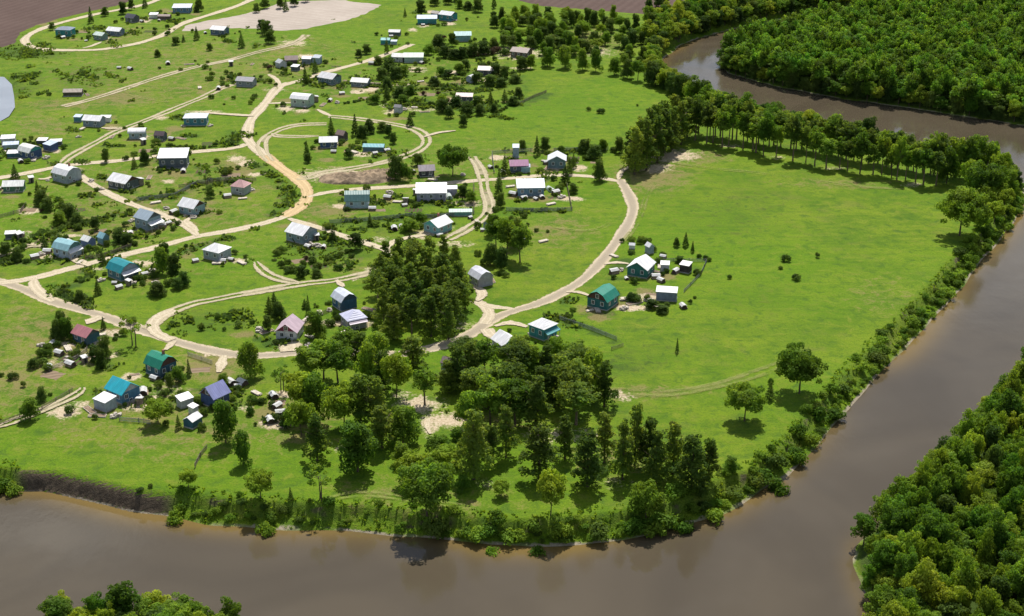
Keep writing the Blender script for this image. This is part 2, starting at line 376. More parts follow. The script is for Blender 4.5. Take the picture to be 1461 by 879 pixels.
# ------------------------------------------------------------------ water
def water_mat(name, deep, b1=.10, rough=.10):
    t = NT(name)
    mp = t.new('ShaderNodeMapping'); t.put(mp.inputs[0], t.pos()); mp.inputs['Scale'].default_value = (1., .55, 1.)
    a = t.noise(.9, 4, .6, mp.outputs[0]); b = t.noise(.06, 3, .5); d = t.noise(.018, 3, .55, dist=.8)
    c = t.mix(t.rng(d, .3, .7), tuple(x * .85 for x in deep), tuple(x * 1.15 for x in deep))
    c = t.mix(t.rng(t.attr('shallow_reflect').outputs['Fac'], .1, .85, 0, .8), c, (.17, .115, .035))  # yellow-brown near banks: silty shallows plus tree reflection painted into the colour
    ro = t.rng(b, .35, .65, rough, rough + .13)
    return t.done(t.bsdf(c, ro, t.bump(t.math('ADD', a, t.math('MULTIPLY', t.noise(.22, 3, .5, mp.outputs[0]), 1.6)), b1, .25), 0, .5, 1.33))
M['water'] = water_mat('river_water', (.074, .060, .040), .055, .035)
M['pond'] = water_mat('pond_water', (.26, .28, .31), .03, .04)  # pale base colour has the bright cloud reflection painted in
wx, wy = np.r_[xs[0], xs[7:-7:2], xs[-1]], np.r_[ys[0], ys[7:-7:2], ys[-1]]
WX, WY = np.meshgrid(wx, wy)
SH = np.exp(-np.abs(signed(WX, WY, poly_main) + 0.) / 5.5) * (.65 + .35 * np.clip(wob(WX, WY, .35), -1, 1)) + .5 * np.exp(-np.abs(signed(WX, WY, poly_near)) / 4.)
wi = np.arange(WX.size).reshape(WX.shape)
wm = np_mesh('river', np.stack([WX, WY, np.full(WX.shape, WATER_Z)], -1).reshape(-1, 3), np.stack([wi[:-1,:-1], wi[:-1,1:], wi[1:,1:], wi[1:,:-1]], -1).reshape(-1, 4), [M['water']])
wa = wm.attributes.new('shallow_reflect', 'FLOAT', 'POINT'); wa.data.foreach_set('value', SH.reshape(-1).astype(np.float32))
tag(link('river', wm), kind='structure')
cx = sum(p[0] for p in poly_pond) / len(poly_pond); cy = sum(p[1] for p in poly_pond) / len(poly_pond)
tag(MB().poly([(cx + (x - cx) * 1.08, cy + (y - cy) * 1.08, -.5) for x, y in poly_pond]).build('pond', M['pond']), kind='structure')

# ------------------------------------------------------------------ roads and tracks
def smooth_line(pts, step=1.5):
    pts = [np.array(p[:2]) for p in pts]; out = []
    for i in range(len(pts) - 1):
        p0 = pts[max(i - 1, 0)]; p1 = pts[i]; p2 = pts[i + 1]; p3 = pts[min(i + 2, len(pts) - 1)]
        n = max(2, int(np.linalg.norm(p2 - p1) / step))
        for k in range(n):
            u = k / n
            out.append(.5 * (2*p1 + (p2 - p0)*u + (2*p0 - 5*p1 + 4*p2 - p3)*u*u + (3*p1 - p0 - 3*p2 + p3)*u**3))
    out.append(pts[-1]); return np.array(out)

def road_mat(name, a, b, track=False, grey=.0, faint=1.):
    t = NT(name); uv = t.new('ShaderNodeUVMap'); sx = t.new('ShaderNodeSeparateXYZ'); t.put(sx.inputs[0], uv.outputs[0])
    u = t.math('ABSOLUTE', t.math('SUBTRACT', t.math('MULTIPLY', sx.outputs[0], 2.), 1.))
    n = t.noise(.45, 4, .65); n3 = t.noise(2.2, 3, .6); nb = t.noise(.06, 2)
    e = t.math('ADD', u, t.math('MULTIPLY', t.math('SUBTRACT', t.math('ADD', t.math('MULTIPLY', n, .6), t.math('MULTIPLY', n3, .4)), .5), 1.05 if not track else .8))
    mask = t.rng(e, .66, .80, 1, 0)
    if track:
        rut = t.rng(t.math('ADD', e, t.math('MULTIPLY', t.math('SUBTRACT', nb, .5), .3)), .15, .31)
        mask = t.math('MULTIPLY', mask, t.math('MAXIMUM', rut, t.rng(nb, .5, .62, 0, .8)))
    else:
        n4 = t.math('ADD', t.math('MULTIPLY', n3, .6), t.math('MULTIPLY', n, .5))
        mask = t.math('MULTIPLY', mask, t.rng(n4, .25, .36))
    if faint < 1: mask = t.math('MULTIPLY', mask, t.math('MULTIPLY', t.rng(t.math('ADD', t.math('MULTIPLY', n, .5), t.math('MULTIPLY', nb, .5)), .38, .62), faint))
    c = t.mix(t.rng(n3, .3, .7), a, b)
    lane = t.math('ABSOLUTE', t.math('SUBTRACT', u, .32))
    c = t.mix(t.math('MULTIPLY', t.rng(lane, .16, .03), .5), c, tuple(x * 1.12 for x in b))
    c = t.mix(t.rng(n, .45, .75, 0, .35), c, tuple(x * .72 for x in a))
    sv = t.new('ShaderNodeCombineXYZ'); t.put(sv.inputs[0], t.math('MULTIPLY', sx.outputs[0], 9.)); t.put(sv.inputs[1], t.math('MULTIPLY', sx.outputs[1], .12))
    ns = t.noise(1., 4, .6, sv.outputs[0])
    c = t.mix(t.rng(ns, .42, .3, 0, .55), c, tuple(x * .62 for x in a)); c = t.mix(t.rng(ns, .55, .72, 0, .4), c, tuple(min(.75, x * 1.2) for x in b))
    if grey:
        c = t.mix(t.math('MULTIPLY', t.rng(u, .62, .3), grey), c, t.mix(n3, (.20, .17, .13), (.30, .26, .195)))
    d = t.bsdf(c, .95, t.bump(t.noise(1.4, 4, .7), .5, .15), 0, .1)
    tr = t.new('ShaderNodeBsdfTransparent'); mx = t.new('ShaderNodeMixShader')
    t.put(mx.inputs[0], mask); t.t.links.new(tr.outputs[0], mx.inputs[1]); t.t.links.new(d, mx.inputs[2])
    return t.done(mx.outputs[0])
M['road'] = road_mat('dirt_road', (.36, .30, .20), (.51, .445, .33))
M['road_grey'] = road_mat('gravel_road', (.38, .31, .205), (.53, .455, .33), grey=.75)
M['road_orange'] = road_mat('clay_road', (.38, .27, .14), (.52, .40, .23))
M['track'] = road_mat('rutted_track', (.30, .26, .16), (.44, .385, .265), track=True)

M['faint'] = road_mat('faint_track', (.20, .225, .05), (.29, .29, .11), track=True, faint=.6)
ROADS = [  # name, material, width (m), photo points
 ('dirt_road','road_grey',6.0,[(-60,392),(0,402),(40,415),(75,430),(110,440),(150,452),(200,470),(250,487),(300,500),(345,507),(395,506),(440,501),(500,502),(565,505),(604,499),(641,490),(672,476),(692,460),(712,448)]),
 ('dirt_road','road_grey',5.5,[(676,474),(694,461),(712,451),(735,443),(765,434),(795,421),(830,400),(858,373),(880,344),(898,316),(903,296),(897,277),(888,262),(884,256)]),
 ('dirt_road','road',5.0,[(690,462),(698,450),(694,440),(684,432),(676,428)]),
 ('dirt_road','road',4.2,[(678,430),(700,437),(735,441)]),
 ('dirt_road','road',5.0,[(-30,405),(15,402),(51,396),(101,383),(162,367),(218,354),(278,338),(330,329),(375,319),(412,306),(430,292)]),
 ('dirt_road','road',4.5,[(51,396),(48,404),(55,415),(75,430)]),
 ('dirt_road','road_orange',6.4,[(405,309),(425,297),(438,283),(436,268),(422,254),(400,239),(378,222),(360,207)]),
 ('dirt_road','road',6.0,[(378,222),(362,209),(353,197),(354,182),(361,167),(377,149),(396,126),(412,118)]),
 ('dirt_road','road',5.0,[(398,123),(428,115),(455,106),(484,98),(527,86),(560,74),(588,63)]),
 ('driveway','road',3.6,[(399,122),(394,113),(383,106)]),
 ('dirt_road','road',4.6,[(440,281),(465,275),(500,271),(542,268),(593,265),(640,261),(690,257),(735,254),(790,250),(845,252),(882,259)]),
 ('dirt_track','track',5.6,[(425,254),(440,254),(459,247),(504,240),(550,231),(590,218),(607,206),(606,194),(590,184),(560,177),(520,171),(492,168),(470,166)]),
 ('dirt_track','track',5.2,[(466,177),(430,178),(405,183),(385,192),(375,202),(374,212),(379,222),(386,230)]),
 ('dirt_track','track',4.4,[(390,190),(396,194),(425,195),(455,194)]),
 ('dirt_track','road',3.0,[(472,166),(460,160),(453,156)]),
 ('driveway','road',3.6,[(380,148),(398,147),(416,147)]),
 ('dirt_road','road',5.0,[(352,206),(330,212),(266,218),(215,224),(165,230),(127,233),(84,238),(40,247),(0,254),(-40,262)]),
 ('dirt_track','track',5.0,[(84,238),(98,225),(119,213),(140,202),(162,190),(195,177),(233,162),(262,150),(289,139),(314,127),(332,121)]),
 ('dirt_road','road',4.6,[(92,237),(108,247),(127,260),(150,274),(175,286),(200,296),(228,306),(252,316),(270,326),(282,337)]),
 ('driveway','road',3.4,[(282,330),(272,322),(266,315),(276,309)]),
 ('dirt_track','track',5.0,[(90,152),(130,142),(177,127),(228,110),(279,96),(327,86),(370,74),(410,65),(428,57),(437,50)]),
 ('dirt_track','faint',4.4,[(180,126),(182,132),(195,138),(220,142),(240,146)]),
 ('dirt_road','road',5.6,[(230,-2),(205,7),(165,15),(130,22),(101,29),(72,37),(51,45),(38,53),(36,60),(46,67),(71,71),(105,72),(142,71),(170,67),(197,62),(217,56),(235,49),(263,33),(304,20),(340,8),(375,-8)]),
 ('driveway','road',5.0,[(72,69),(67,72),(69,76)]),
 ('driveway','road',3.0,[(118,69),(130,66),(145,60)]),
 ('dirt_track','track',5.0,[(212,470),(228,455),(245,445),(275,434),(300,429),(335,422),(370,416),(428,406),(479,400),(522,391),(560,380)]),
 ('dirt_road','road',5.0,[(250,443),(226,453),(218,464),(224,476),(245,486)]),
 ('dirt_road','road',4.2,[(412,312),(430,318),(448,323),(470,330),(492,338),(527,349),(550,357),(562,366),(560,380)]),
 ('driveway','road',4.0,[(552,356),(560,346),(580,340),(612,335)]),
 ('dirt_track','track',5.0,[(673,224),(683,238),(689,255),(692,272),(698,292),(694,306),(678,320),(658,332),(638,342)]),
 ('dirt_track','track',4.6,[(365,374),(378,389),(400,399),(428,405)]),
 ('dirt_track','faint',5.6,[(850,556),(900,560),(958,561),(1010,553),(1060,540),(1105,524),(1140,509)]),
 ('footpath','road',2.6,[(882,257),(886,246),(893,241),(905,234)]),
 ('footpath','faint',3.0,[(890,345),(905,325),(915,305),(922,282),(935,262)]),
 ('footpath','faint',3.6,[(960,232),(1010,240),(1070,246),(1140,255),(1220,266),(1290,270)]),
 ('driveway','road',3.8,[(862,377),(880,375),(897,377)]),
 ('driveway','road',3.6,[(808,417),(824,417),(840,422)]),
 ('driveway','road',3.8,[(706,466),(728,461),(752,467)]),
 ('driveway','road',5.0,[(694,470),(700,478),(710,482)]),
 ('driveway','road',7.0,[(410,485),(413,494),(414,502)]),
 ('driveway','road',4.4,[(320,508),(316,520),(312,532)]),
 ('driveway','road',4.0,[(250,487),(242,494),(236,500)]),
 ('driveway','road',5.0,[(145,452),(132,458),(122,460)]),
 ('driveway','road',4.4,[(128,380),(112,373),(98,368)]),
 ('driveway','road',4.0,[(672,407),(684,413),(688,422),(680,430)]),
 ('driveway','road',3.2,[(480,400),(486,406),(490,410)]),
 ('dirt_track','track',4.0,[(-10,612),(30,598),(70,582),(112,562),(118,554)]),
 ('footpath','road',2.4,[(612,598),(610,610),(614,620)]),
 ('driveway','road',3.0,[(605,196),(625,190),(650,187)]),
 ('dirt_track','faint',4.0,[(395,128),(380,110),(405,108),(425,112)]),
 ('driveway','road',3.4,[(145,183),(160,184),(172,184)]),
 ('driveway','road',3.4,[(55,256),(66,256),(76,252)]),
 ('dirt_track','track',4.4,[(60,352),(40,352),(10,362),(-10,370)]),
 ('footpath','faint',2.8,[(790,325),(830,330),(860,325),(885,310)]),
 ('driveway','road',3.6,[(290,161),(330,164),(362,166)]),
 ('footpath','faint',3.0,[(560,140),(575,130),(600,124)]),
 ('dirt_track','faint',3.8,[(435,52),(450,58),(462,66),(480,68)]),
 ('footpath','faint',3.4,[(460,715),(520,706),(600,716),(680,726)]),
]
for i, (nm, mt, w, pts) in enumerate(ROADS):
    L = smooth_line([P(x, y) for x, y in pts]); hw = w * .5 * (1.0 if mt != 'track' else 1.1)
    T = np.gradient(L, axis=0); T /= np.linalg.norm(T, axis=1)[:, None] + 1e-9
    N = np.stack([-T[:, 1], T[:, 0]], 1); m = len(L)
    z = .02 + .005 * i
    wv = 1 + .12 * np.sin(np.arange(m) * .31 + i)
    sd_ = np.minimum(np.arange(m), np.arange(m)[::-1]) * 1.5; wv = wv * (.45 + .55 * sstep(0, 5, sd_)) if w < 4.7 else wv
    Vv = np.concatenate([np.c_[L + N * (hw * wv)[:, None], np.full(m, z)], np.c_[L - N * (hw * wv)[:, None], np.full(m, z)]])
    F = np.array([[k, k + m, k + m + 1, k + 1] for k in range(m - 1)])
    me = np_mesh(nm, Vv, F, [M[mt]])
    al = np.cumsum(np.r_[0, np.linalg.norm(np.diff(L, axis=0), axis=1)])
    uvv = np.concatenate([np.c_[np.zeros(m), al], np.c_[np.ones(m), al]])
    uvl = me.uv_layers.new(name='UVMap'); uvl.data.foreach_set('uv', uvv[F.ravel()].astype(np.float32).ravel())
    tag(link(nm, me), kind='structure')

# fields and the earth bank beside the loop
def field(name, px, mat, z):
    w = [np.array(P(x, y)[:2]) for x, y in px]; out = []
    for k in range(len(w)):
        a, b_ = w[k], w[(k + 1) % len(w)]; n = max(1, int(np.linalg.norm(b_ - a) / 3))
        for j in range(n):
            q = a + (b_ - a) * j / n; out.append((q[0] + random.uniform(-.6, .6), q[1] + random.uniform(-.9, .9), z))
    tag(MB().poly(out).build(name, mat), kind='structure')
def field_mat(name, a, b, ang, per, amt):
    t = NT(name); mp = t.new('ShaderNodeMapping'); t.put(mp.inputs[0], t.pos()); mp.inputs['Rotation'].default_value = (0, 0, R(ang))
    sx = t.new('ShaderNodeSeparateXYZ'); t.put(sx.inputs[0], mp.outputs[0])
    n = t.noise(.05, 4, .6); n2 = t.noise(.5, 4, .7)
    x = t.math('ADD', sx.outputs[0], t.math('MULTIPLY', n, 6.))
    s = t.math('SINE', t.math('MULTIPLY', x, 2 * math.pi / per))
    c = t.mix(t.rng(t.math('ADD', t.math('MULTIPLY', s, amt), t.math('ADD', t.math('MULTIPLY', n, .7), t.math('MULTIPLY', n2, .5))), .2, 1.), a, b)
    return t.done(t.bsdf(c, .95, t.bump(n2, .5, .3), 0, .1))
M['plough'] = field_mat('ploughed_soil', (.072, .047, .04), (.115, .08, .068), 20, 5., .09)
M['bare'] = field_mat('bare_pale_soil', (.30, .255, .215), (.43, .375, .325), 70, 4., .12)
field('ploughed_field', [(-60,70),(0,69),(20,62),(30,46),(52,36),(98,23),(140,14),(172,7),(200,-4),(215,-14),(-60,-25)], M['plough'], .012)
field('ploughed_field', [(742,1),(775,9),(830,13),(885,18),(925,20),(940,14),(975,18),(1010,12),(1020,-2),(1030,-16),(735,-16)], M['plough'], .012)
field('bare_field', [(258,44),(266,36),(300,29),(340,22),(375,14),(400,3),(440,1),(485,0),(545,7),(520,20),(498,28),(470,34),(438,41),(400,44),(370,41),(330,40),(300,41),(280,44)], M['bare'], .016)

M['plot'] = field_mat('garden_rows', (.085, .06, .04), (.06, .11, .02), 10, 1.5, .5)
M['plot_dry'] = field_mat('dug_garden_rows', (.17, .125, .085), (.24, .18, .12), 80, 1.6, .4)
GARDEN_PLOTS = [(285,528,30,10,8),(105,512,40,12,-25),(75,535,30,10,-25),(235,560,22,8,10),(430,372,26,9,25),(455,380,24,9,25),(540,300,20,6,0),(590,300,24,6,0),(655,280,18,5,0),(790,282,16,5,0),(330,250,26,9,5),(290,245,20,6,0),(140,330,26,8,20),(110,300,24,8,20),(40,300,22,8,10),(240,380,20,7,15),(210,215,24,6,5),(300,205,24,5,5),(500,215,18,5,0),(560,150,22,5,10),(610,135,22,5,-5),(650,120,20,4,0),(420,88,14,4,0),(215,45,18,4,0),(120,46,16,4,0),(590,100,16,4,0),(395,575,24,9,5),(330,575,14,8,0),(745,345,18,6,0),(700,110,16,4,0),(930,420,16,5,-10),(60,345,20,7,15),(520,140,18,4,10),(480,95,14,3,0),(690,275,10,4,0),(820,225,14,5,0),(850,232,16,5,0)]
for k, (px, py, w_, h_, an) in enumerate(GARDEN_PLOTS):
    c_, s_ = math.cos(R(an)), math.sin(R(an)); x0, y0, _z = P(px, py); sc_ = ppm(py); a_ = w_ / sc_ / 2; b_ = a_ * (.55 + .1 * (k % 3)); out_ = []
    for (sx_, sy_, ex, ey) in ((-1,-1,1,-1),(1,-1,1,1),(1,1,-1,1),(-1,1,-1,-1)):
        for j in range(7):
            u_, v_ = sx_ + (ex - sx_) * j / 7, sy_ + (ey - sy_) * j / 7
            u_, v_ = u_ * a_ + random.uniform(-.25, .25), v_ * b_ + random.uniform(-.25, .25); out_.append((x0 + u_ * c_ - v_ * s_, y0 + u_ * s_ + v_ * c_, .012 + .0004 * k))
    tag(MB().poly(out_).build('garden_plot', M['plot' if k % 2 else 'plot_dry']), kind='structure')
def mound(name, px, py, lx, ly, hh, mat, seed):
    rg = np.random.default_rng(seed); cx, cy, _ = P(px, py); n = 26; g = np.linspace(-1, 1, n)
    A, B = np.meshgrid(g, g); q = np.maximum(0, 1 - (A*A)**1.5 - B*B)
    z = hh * np.sqrt(q) * (1 + .25 * rg.normal(size=A.shape)) - .05
    z = np.where(q <= 0, -.3, z)
    I = np.arange(n*n).reshape(n, n)
    F = np.stack([I[:-1,:-1], I[:-1,1:], I[1:,1:], I[1:,:-1]], -1).reshape(-1, 4)
    me = np_mesh(name, np.stack([cx + A * lx, cy + B * ly, z], -1).reshape(-1, 3), F, [mat], True)
    return tag(link(name, me), kind='structure')
M['mound'] = simple_mat('mound_soil', (.22, .165, .11), .95, .5, .35, .3)
mound('earth_mound', 505, 256, 13, 6.0, 1.7, M['mound'], 3)
mound('earth_mound', 545, 250, 8, 5.0, 1.6, M['mound'], 4)
# ------------------------------------------------------------------ houses
LAND = []          # (x, y, short phrase) that other labels can refer to
HOUSES = []        # (x, y, radius)
WINF, WING = {}, MB().box(-.42, .42, -.015, .015, -.5, .5).mesh('pane', M['glass'])
def win_mesh(mat):
    if mat.name not in WINF:
        b = MB(); w, h, d, k = .55, .65, .05, .11
        b.box(-w, w, -d, d, h - k, h).box(-w, w, -d, d, -h, -h + k).box(-w, -w + k, -d, d, -h + k, h - k).box(w - k, w, -d, d, -h + k, h - k)
        b.box(-.03, .03, -d * .8, d * .8, -h + k, h - k)
        WINF[mat.name] = b.mesh('window', mat)
    return WINF[mat.name]

def roof_profile(W, hw, rise, ov, kind):
    h = W / 2
    if kind == 'gambrel': return [(-h - ov, hw - .25), (-h * .62, hw + rise * .66), (0, hw + rise), (h * .62, hw + rise * .66), (h + ov, hw - .25)]
    if kind == 'mono':    return [(-h - ov, hw + .02), (h + ov, hw + rise)]
    if kind == 'arch':    return [((h + ov) * math.cos(a), hw - .1 + rise * math.sin(a)) for a in np.linspace(math.pi, 0, 9)]
    return [(-h - ov, hw - ov * rise / h), (0, hw + rise), (h + ov, hw - ov * rise / h)]

def house(name, cat, label, px, yb, wpx, asp, hw, rise, yaw, kind, roof, wall, gable=None, short=None, wins=1, chimney=False, porch=None, group=None, foot=True):
    if rise > 1.5: rise *= .7
    s = ppm(yb - 6); E = wpx / s / 1.06
    ca, sa = abs(math.cos(R(yaw))), abs(math.sin(R(yaw)))
    Wd = E / (asp * ca + sa); Ln = asp * Wd
    ext = (Ln * sa + Wd * ca) / 2
    x, y, _ = P(px, yb); y += ext
    r = tag(link(name, None), label, cat, group); r.location = (x, y, 0); r.rotation_euler.z = R(yaw)
    HOUSES.append((x, y, max(Ln, Wd) / 2))
    if short: LAND.append((x, y, short))
    l, w = Ln / 2, Wd / 2; ov = .35 if Wd > 4 else .18
    g = MB()
    if foot: MB().box(-l - .06, l + .06, -w - .06, w + .06, -.3, .32).build('foundation', M['concrete'], r)
    b = MB(); z0 = .32 if foot else -.2
    prof = roof_profile(Wd, hw, rise, ov, kind)
    if kind == 'hip':
        b.box(-l, l, -w, w, z0, hw); b.build('wall', WM(wall), r)
        e = ov; k = max(.1, l - w * .8); zz = hw - .05
        A = [(-l-e,-w-e,zz),(l+e,-w-e,zz),(l+e,w+e,zz),(-l-e,w+e,zz)]; Rg = [(-k,0,hw+rise),(k,0,hw+rise)]
        q = MB(); q.poly([A[0],A[1],Rg[1],Rg[0]]).poly([A[2],A[3],Rg[0],Rg[1]]).poly([A[1],A[2],Rg[1]]).poly([A[3],A[0],Rg[0]]).poly(A[::-1])
        rf = q.build('roof', RM(roof), r)
    else:
        if kind == 'mono':
            b.prism([(-w, z0), (w, z0), (w, hw + rise * .96 - .06), (-w, hw - .06)], -l, l); b.build('wall', WM(wall), r)
        else:
            b.box(-l, l, -w, w, z0, hw); b.build('wall', WM(wall), r)
            inner = [(a * .94 if abs(a) > w * .9 else a, c - .1) for a, c in prof]
            inner = [(max(-w + .02, min(w - .02, a)), c) for a, c in inner]
            gp = [(-w + .02, hw - .02)] + [q for q in inner if q[1] > hw - .02] + [(w - .02, hw - .02)]
            MB().prism(gp, -l + .01, l - .01).build('gable', WM(gable if gable else wall), r)
        th = .12
        up = prof; dn = [(a, c - th) for a, c in prof]
        q = MB(); e = l + (.45 if Wd > 4 else .15)
        for i in range(len(up) - 1):
            q.prism([dn[i], dn[i + 1], up[i + 1], up[i]], -e, e)
        rf = q.build('roof', RM(roof), r)
    if chimney:
        MB().box(-.28, .28, -.28, .28, 0, 1.5).build('chimney', M['brick'], rf).location = (l * .3, w * .18, hw + rise - .5)
    if wins:
        fm = win_mesh(M['white'])
        def win(lx, ly, lz, rz):
            f = link('window', fm, r); f.location = (lx, ly, lz); f.rotation_euler.z = rz
            link('pane', WING, f)
        zc = z0 + (hw - z0) * .55
        n = max(1, int(Ln / 2.6))
        for sgn in (-1, 1):
            for i in range(n): win(-l + Ln * (i + .5) / n, sgn * (w + .01), zc, 0)
            if Wd > 5.2:
                for yy in (-w * .5, w * .42): win(sgn * (l + .01), yy, zc, R(90))
            if rise > 2.2 and kind != 'hip': win(sgn * (l + .01), 0, hw + rise * .36, R(90))
        MB().box(-.5, .5, -.06, .06, 0, min(2.05, hw - .5)).build('door', M['door'], r)
        d = r.children[-1]; d.location = (l + .02, -w * .05, z0); d.rotation_euler.z = R(90)
        if Wd <= 5.2: d.location = (l * .1 + .9, -w - .02, z0); d.rotation_euler.z = 0
    if porch:
        side, depth, pc = porch       # lean-to: its own low roof on posts along one side
        q = MB()
        if side == 'y': q.prism([(-w - depth, 2.05), (-w - .02, 2.75), (-w - .02, 2.87), (-w - depth, 2.17)], -l * .95, l * .95)
        else:
            i = len(q.v); x0, x1 = l + .02, l + depth
            q.v += [(x0,-w,2.75),(x1,-w,2.05),(x1,w,2.05),(x0,w,2.75),(x0,-w,2.87),(x1,-w,2.17),(x1,w,2.17),(x0,w,2.87)]
            q.f += [[i+a for a in f] for f in ((0,3,2,1),(4,5,6,7),(0,1,5,4),(1,2,6,5),(2,3,7,6),(3,0,4,7))]
        pr = q.build('porch_roof', RM(pc), r)
        for k in (-.9, 0, .9):
            pb = MB().box(-.07, .07, -.07, .07, 0, 2.1).build('post', M['wood_pale'], r)
            pb.location = (l * k, -w - depth + .12, 0) if side == 'y' else (l + depth - .12, w * k, 0)
    return r

WH=(.75,.75,.77); OW=(.72,.72,.70); LBL=(.50,.58,.70); GB=(.34,.39,.45); CY=(.02,.37,.47); TEAL=(.012,.24,.28); GRN=(.015,.24,.15); PUR=(.25,.27,.50); LAV=(.55,.56,.72)
PINK=(.42,.17,.19); BRN=(.12,.09,.075); MAR=(.22,.05,.09); NAVY=(.06,.10,.22); DB=(.05,.13,.19); BW=(.32,.42,.47); GW=(.38,.42,.42); DG=(.10,.12,.13); DGB=(.11,.055,.045); TW=(.05,.26,.28); LW=(.48,.50,.52); LIL=(.36,.36,.44); PGN=(.40,.50,.44)
H = house
# near the lower left
H('house','house','green-roofed house with a brown gable beside the main gravel road',226,541,46,1.05,3.2,3.4,-38,'gambrel',GRN,DB,DGB,"the green-roofed house",1,True)
H('house','house','bright cyan-roofed house with blue walls and a white shed joined to its left',171,578,50,1.1,3.1,3.0,-38,'gable',CY,(.10,.24,.36),LW,'the bright cyan-roofed house',1)
H('shed','shed','white flat-roofed shed at the lower left of the bright cyan-roofed house',147,589,34,1.25,2.7,.5,-35,'mono',WH,(.34,.40,.46),None,None,0)
H('house','house','lavender-blue roofed house with dark gable and deep blue walls beside a dirt drive',304,584,42,1.0,3.1,3.4,52,'gable',PUR,NAVY,DGB,'the lavender-blue roofed house',1)
H('shed','shed','long white shed roof left of the lavender-blue roofed house',262,584,25,1.5,2.2,.7,42,'mono',WH,LW,None,None,0)
H('shed','shed','low blue-walled shed with white gabled roof standing farthest in front of the lavender-blue roofed house',273,613,26,1.3,2.1,.9,62,'gable',WH,DB,None,None,0)
H('shed','shed','small white shed between the lavender-blue house and its low blue-walled shed',275,593,14,1.2,2.0,.4,60,'mono',WH,OW,None,None,0)
H('house','house','dull pink-roofed house with dark walls at the left edge of the gravel road',119,494,40,1.2,2.8,2.2,-35,'gable',PINK,DB,DG,'the dull pink-roofed house',1)
H('house','house','teal hip-roofed house with grey attic in the curve of the dirt road',171,402,46,1.05,3.0,3.2,-40,'gambrel',TEAL,(.09,.20,.24),GB,"the teal-roofed curve house",1,False,('x',1.6,WH))
H('house','house','house with high white-blue lower walls and a pale teal attic roof by the road',92,371,40,1.1,3.3,2.8,-30,'gambrel',(.28,.50,.55),(.46,.54,.66),(.10,.22,.22),"the pale teal attic house",1,False,('x',1.0,WH))
H('house','house','white pyramid-roofed house on the lower side of the dirt road fork',307,374,40,1.05,3.1,2.4,-30,'hip',WH,(.36,.42,.46),None,'the white pyramid-roofed house',1)
H('house','house','tall grey-blue roofed house with a white lean-to roof facing the crossing',208,330,38,1.0,4.0,2.8,-35,'gable',(.32,.40,.47),(.28,.37,.41),DG,"the tall grey-blue house",1,False,('x',1.8,WH))
H('house','house','white-roofed house with a brown gable across the lane from the tall grey-blue house',271,309,38,1.1,3.0,2.8,-30,'gable',WH,(.30,.44,.46),DGB,"the white brown-gabled house",1)
H('house','house','small house with a faded rose roof alone on a grassy plot',342,279,28,1.0,3.0,2.6,-20,'hip',(.50,.30,.29),GW,None,"the faded rose roofed house",1)
H('house','house','large white-roofed house right below the meeting of two dirt lanes',91,263,42,1.1,3.4,3.0,-35,'gambrel',WH,(.36,.42,.45),GB,"the white house where lanes meet",1,True)
H('house','house','white-roofed house with dark attic walls beside the diagonal lane',172,273,44,1.2,3.0,2.6,-30,'gable',WH,DG,DGB,"the dark-walled house on the diagonal lane",1)
H('house','house','long dark-walled house with one white roof slope on the crossroad',246,241,42,1.5,4.2,2.4,3,'mono',WH,(.10,.13,.15),None,"the long dark-walled crossroad house",1)
H('house','house','dark blue-walled house with white roof among sheds at the left edge',39,229,34,1.1,3.2,2.6,-35,'gambrel',OW,NAVY,TW,"the dark blue shed-ringed house",1)
for a in ((10,206,22,1.5,2.2,.6,10,WH,LW,'flat white shed roof left of and behind the dark blue-walled house'),(14,214,24,2.0,1.9,.5,12,LBL,BW,'low pale blue roof strip just left of the dark blue-walled house'),
          (19,226,20,1.4,1.9,.4,6,WH,DB,'white shed roof touching the left side of the dark blue-walled house'),
          (60,208,14,1.3,2.1,.4,0,WH,DG,'small white roof behind and right of the dark blue-walled house'),(70,217,22,1.2,2.6,.7,-35,LBL,NAVY,'blue-grey shed right of the dark blue-walled house'),(79,209,18,1.9,1.9,.4,8,WH,DG,'white strip roof farthest right of the dark blue-walled house')):
    H('shed','shed',a[9],a[0],a[1],a[2],a[3],a[4],a[5],a[6],'mono',a[7],a[8],None,None,0)
H('cottage','house','low white-roofed cottage with green walls at the left edge below the lane',18,275,30,1.5,2.5,1.3,5,'gable',OW,(.10,.2,.14),None,"the low green-walled cottage",1)
H('shed','shed','small blue shed with a white roof beside the white-walled pale teal attic house',124,355,22,1.2,2.5,1.1,-35,'gable',OW,(.14,.19,.34),None,None,0)
H('shed','shed','small blue-green shed behind the white-roofed blue shed',146,350,18,1.2,2.4,1.3,-40,'gable',(.24,.46,.52),(.18,.34,.36),None,None,0)
# centre
H('house','house','white-roofed house with a side gable beside the lane out of the clay bend',428,349,46,1.0,3.2,2.8,-35,'gable',WH,(.24,.32,.35),GB,"the house by the clay bend",1)
H('house','house','house with a dark green-grey curved roof and pale blue front wall',509,298,35,1.25,3.0,3.6,3,'gambrel',(.10,.21,.20),(.40,.54,.62),DGB,"the dark green-grey curved roof",1)
H('house','house','long white-roofed lilac-walled house on the upper lane',615,288,44,1.6,3.2,2.4,2,'mono',WH,LIL,None,'the long lilac-walled house',1)
H('house','house','house with cyan gable and white roof inside the rutted track bend',624,336,42,1.1,2.9,2.5,52,'gable',WH,(.24,.46,.50),(.12,.46,.5),"the cyan-gabled house",1,True)
H('house','house','small dark house with pinkish roof edge under the big lane-side tree',608,253,24,1.3,2.6,1.4,10,'gable',(.30,.26,.30),(.07,.07,.09),None,"the dark house under big tree",1)
H('house','house','grey-white roofed house at the upper right of the dark central grove',686,411,36,1.1,3.0,2.6,-58,'gambrel',(.62,.63,.69),(.40,.38,.42),LIL,"the grey-white house by the grove",1)
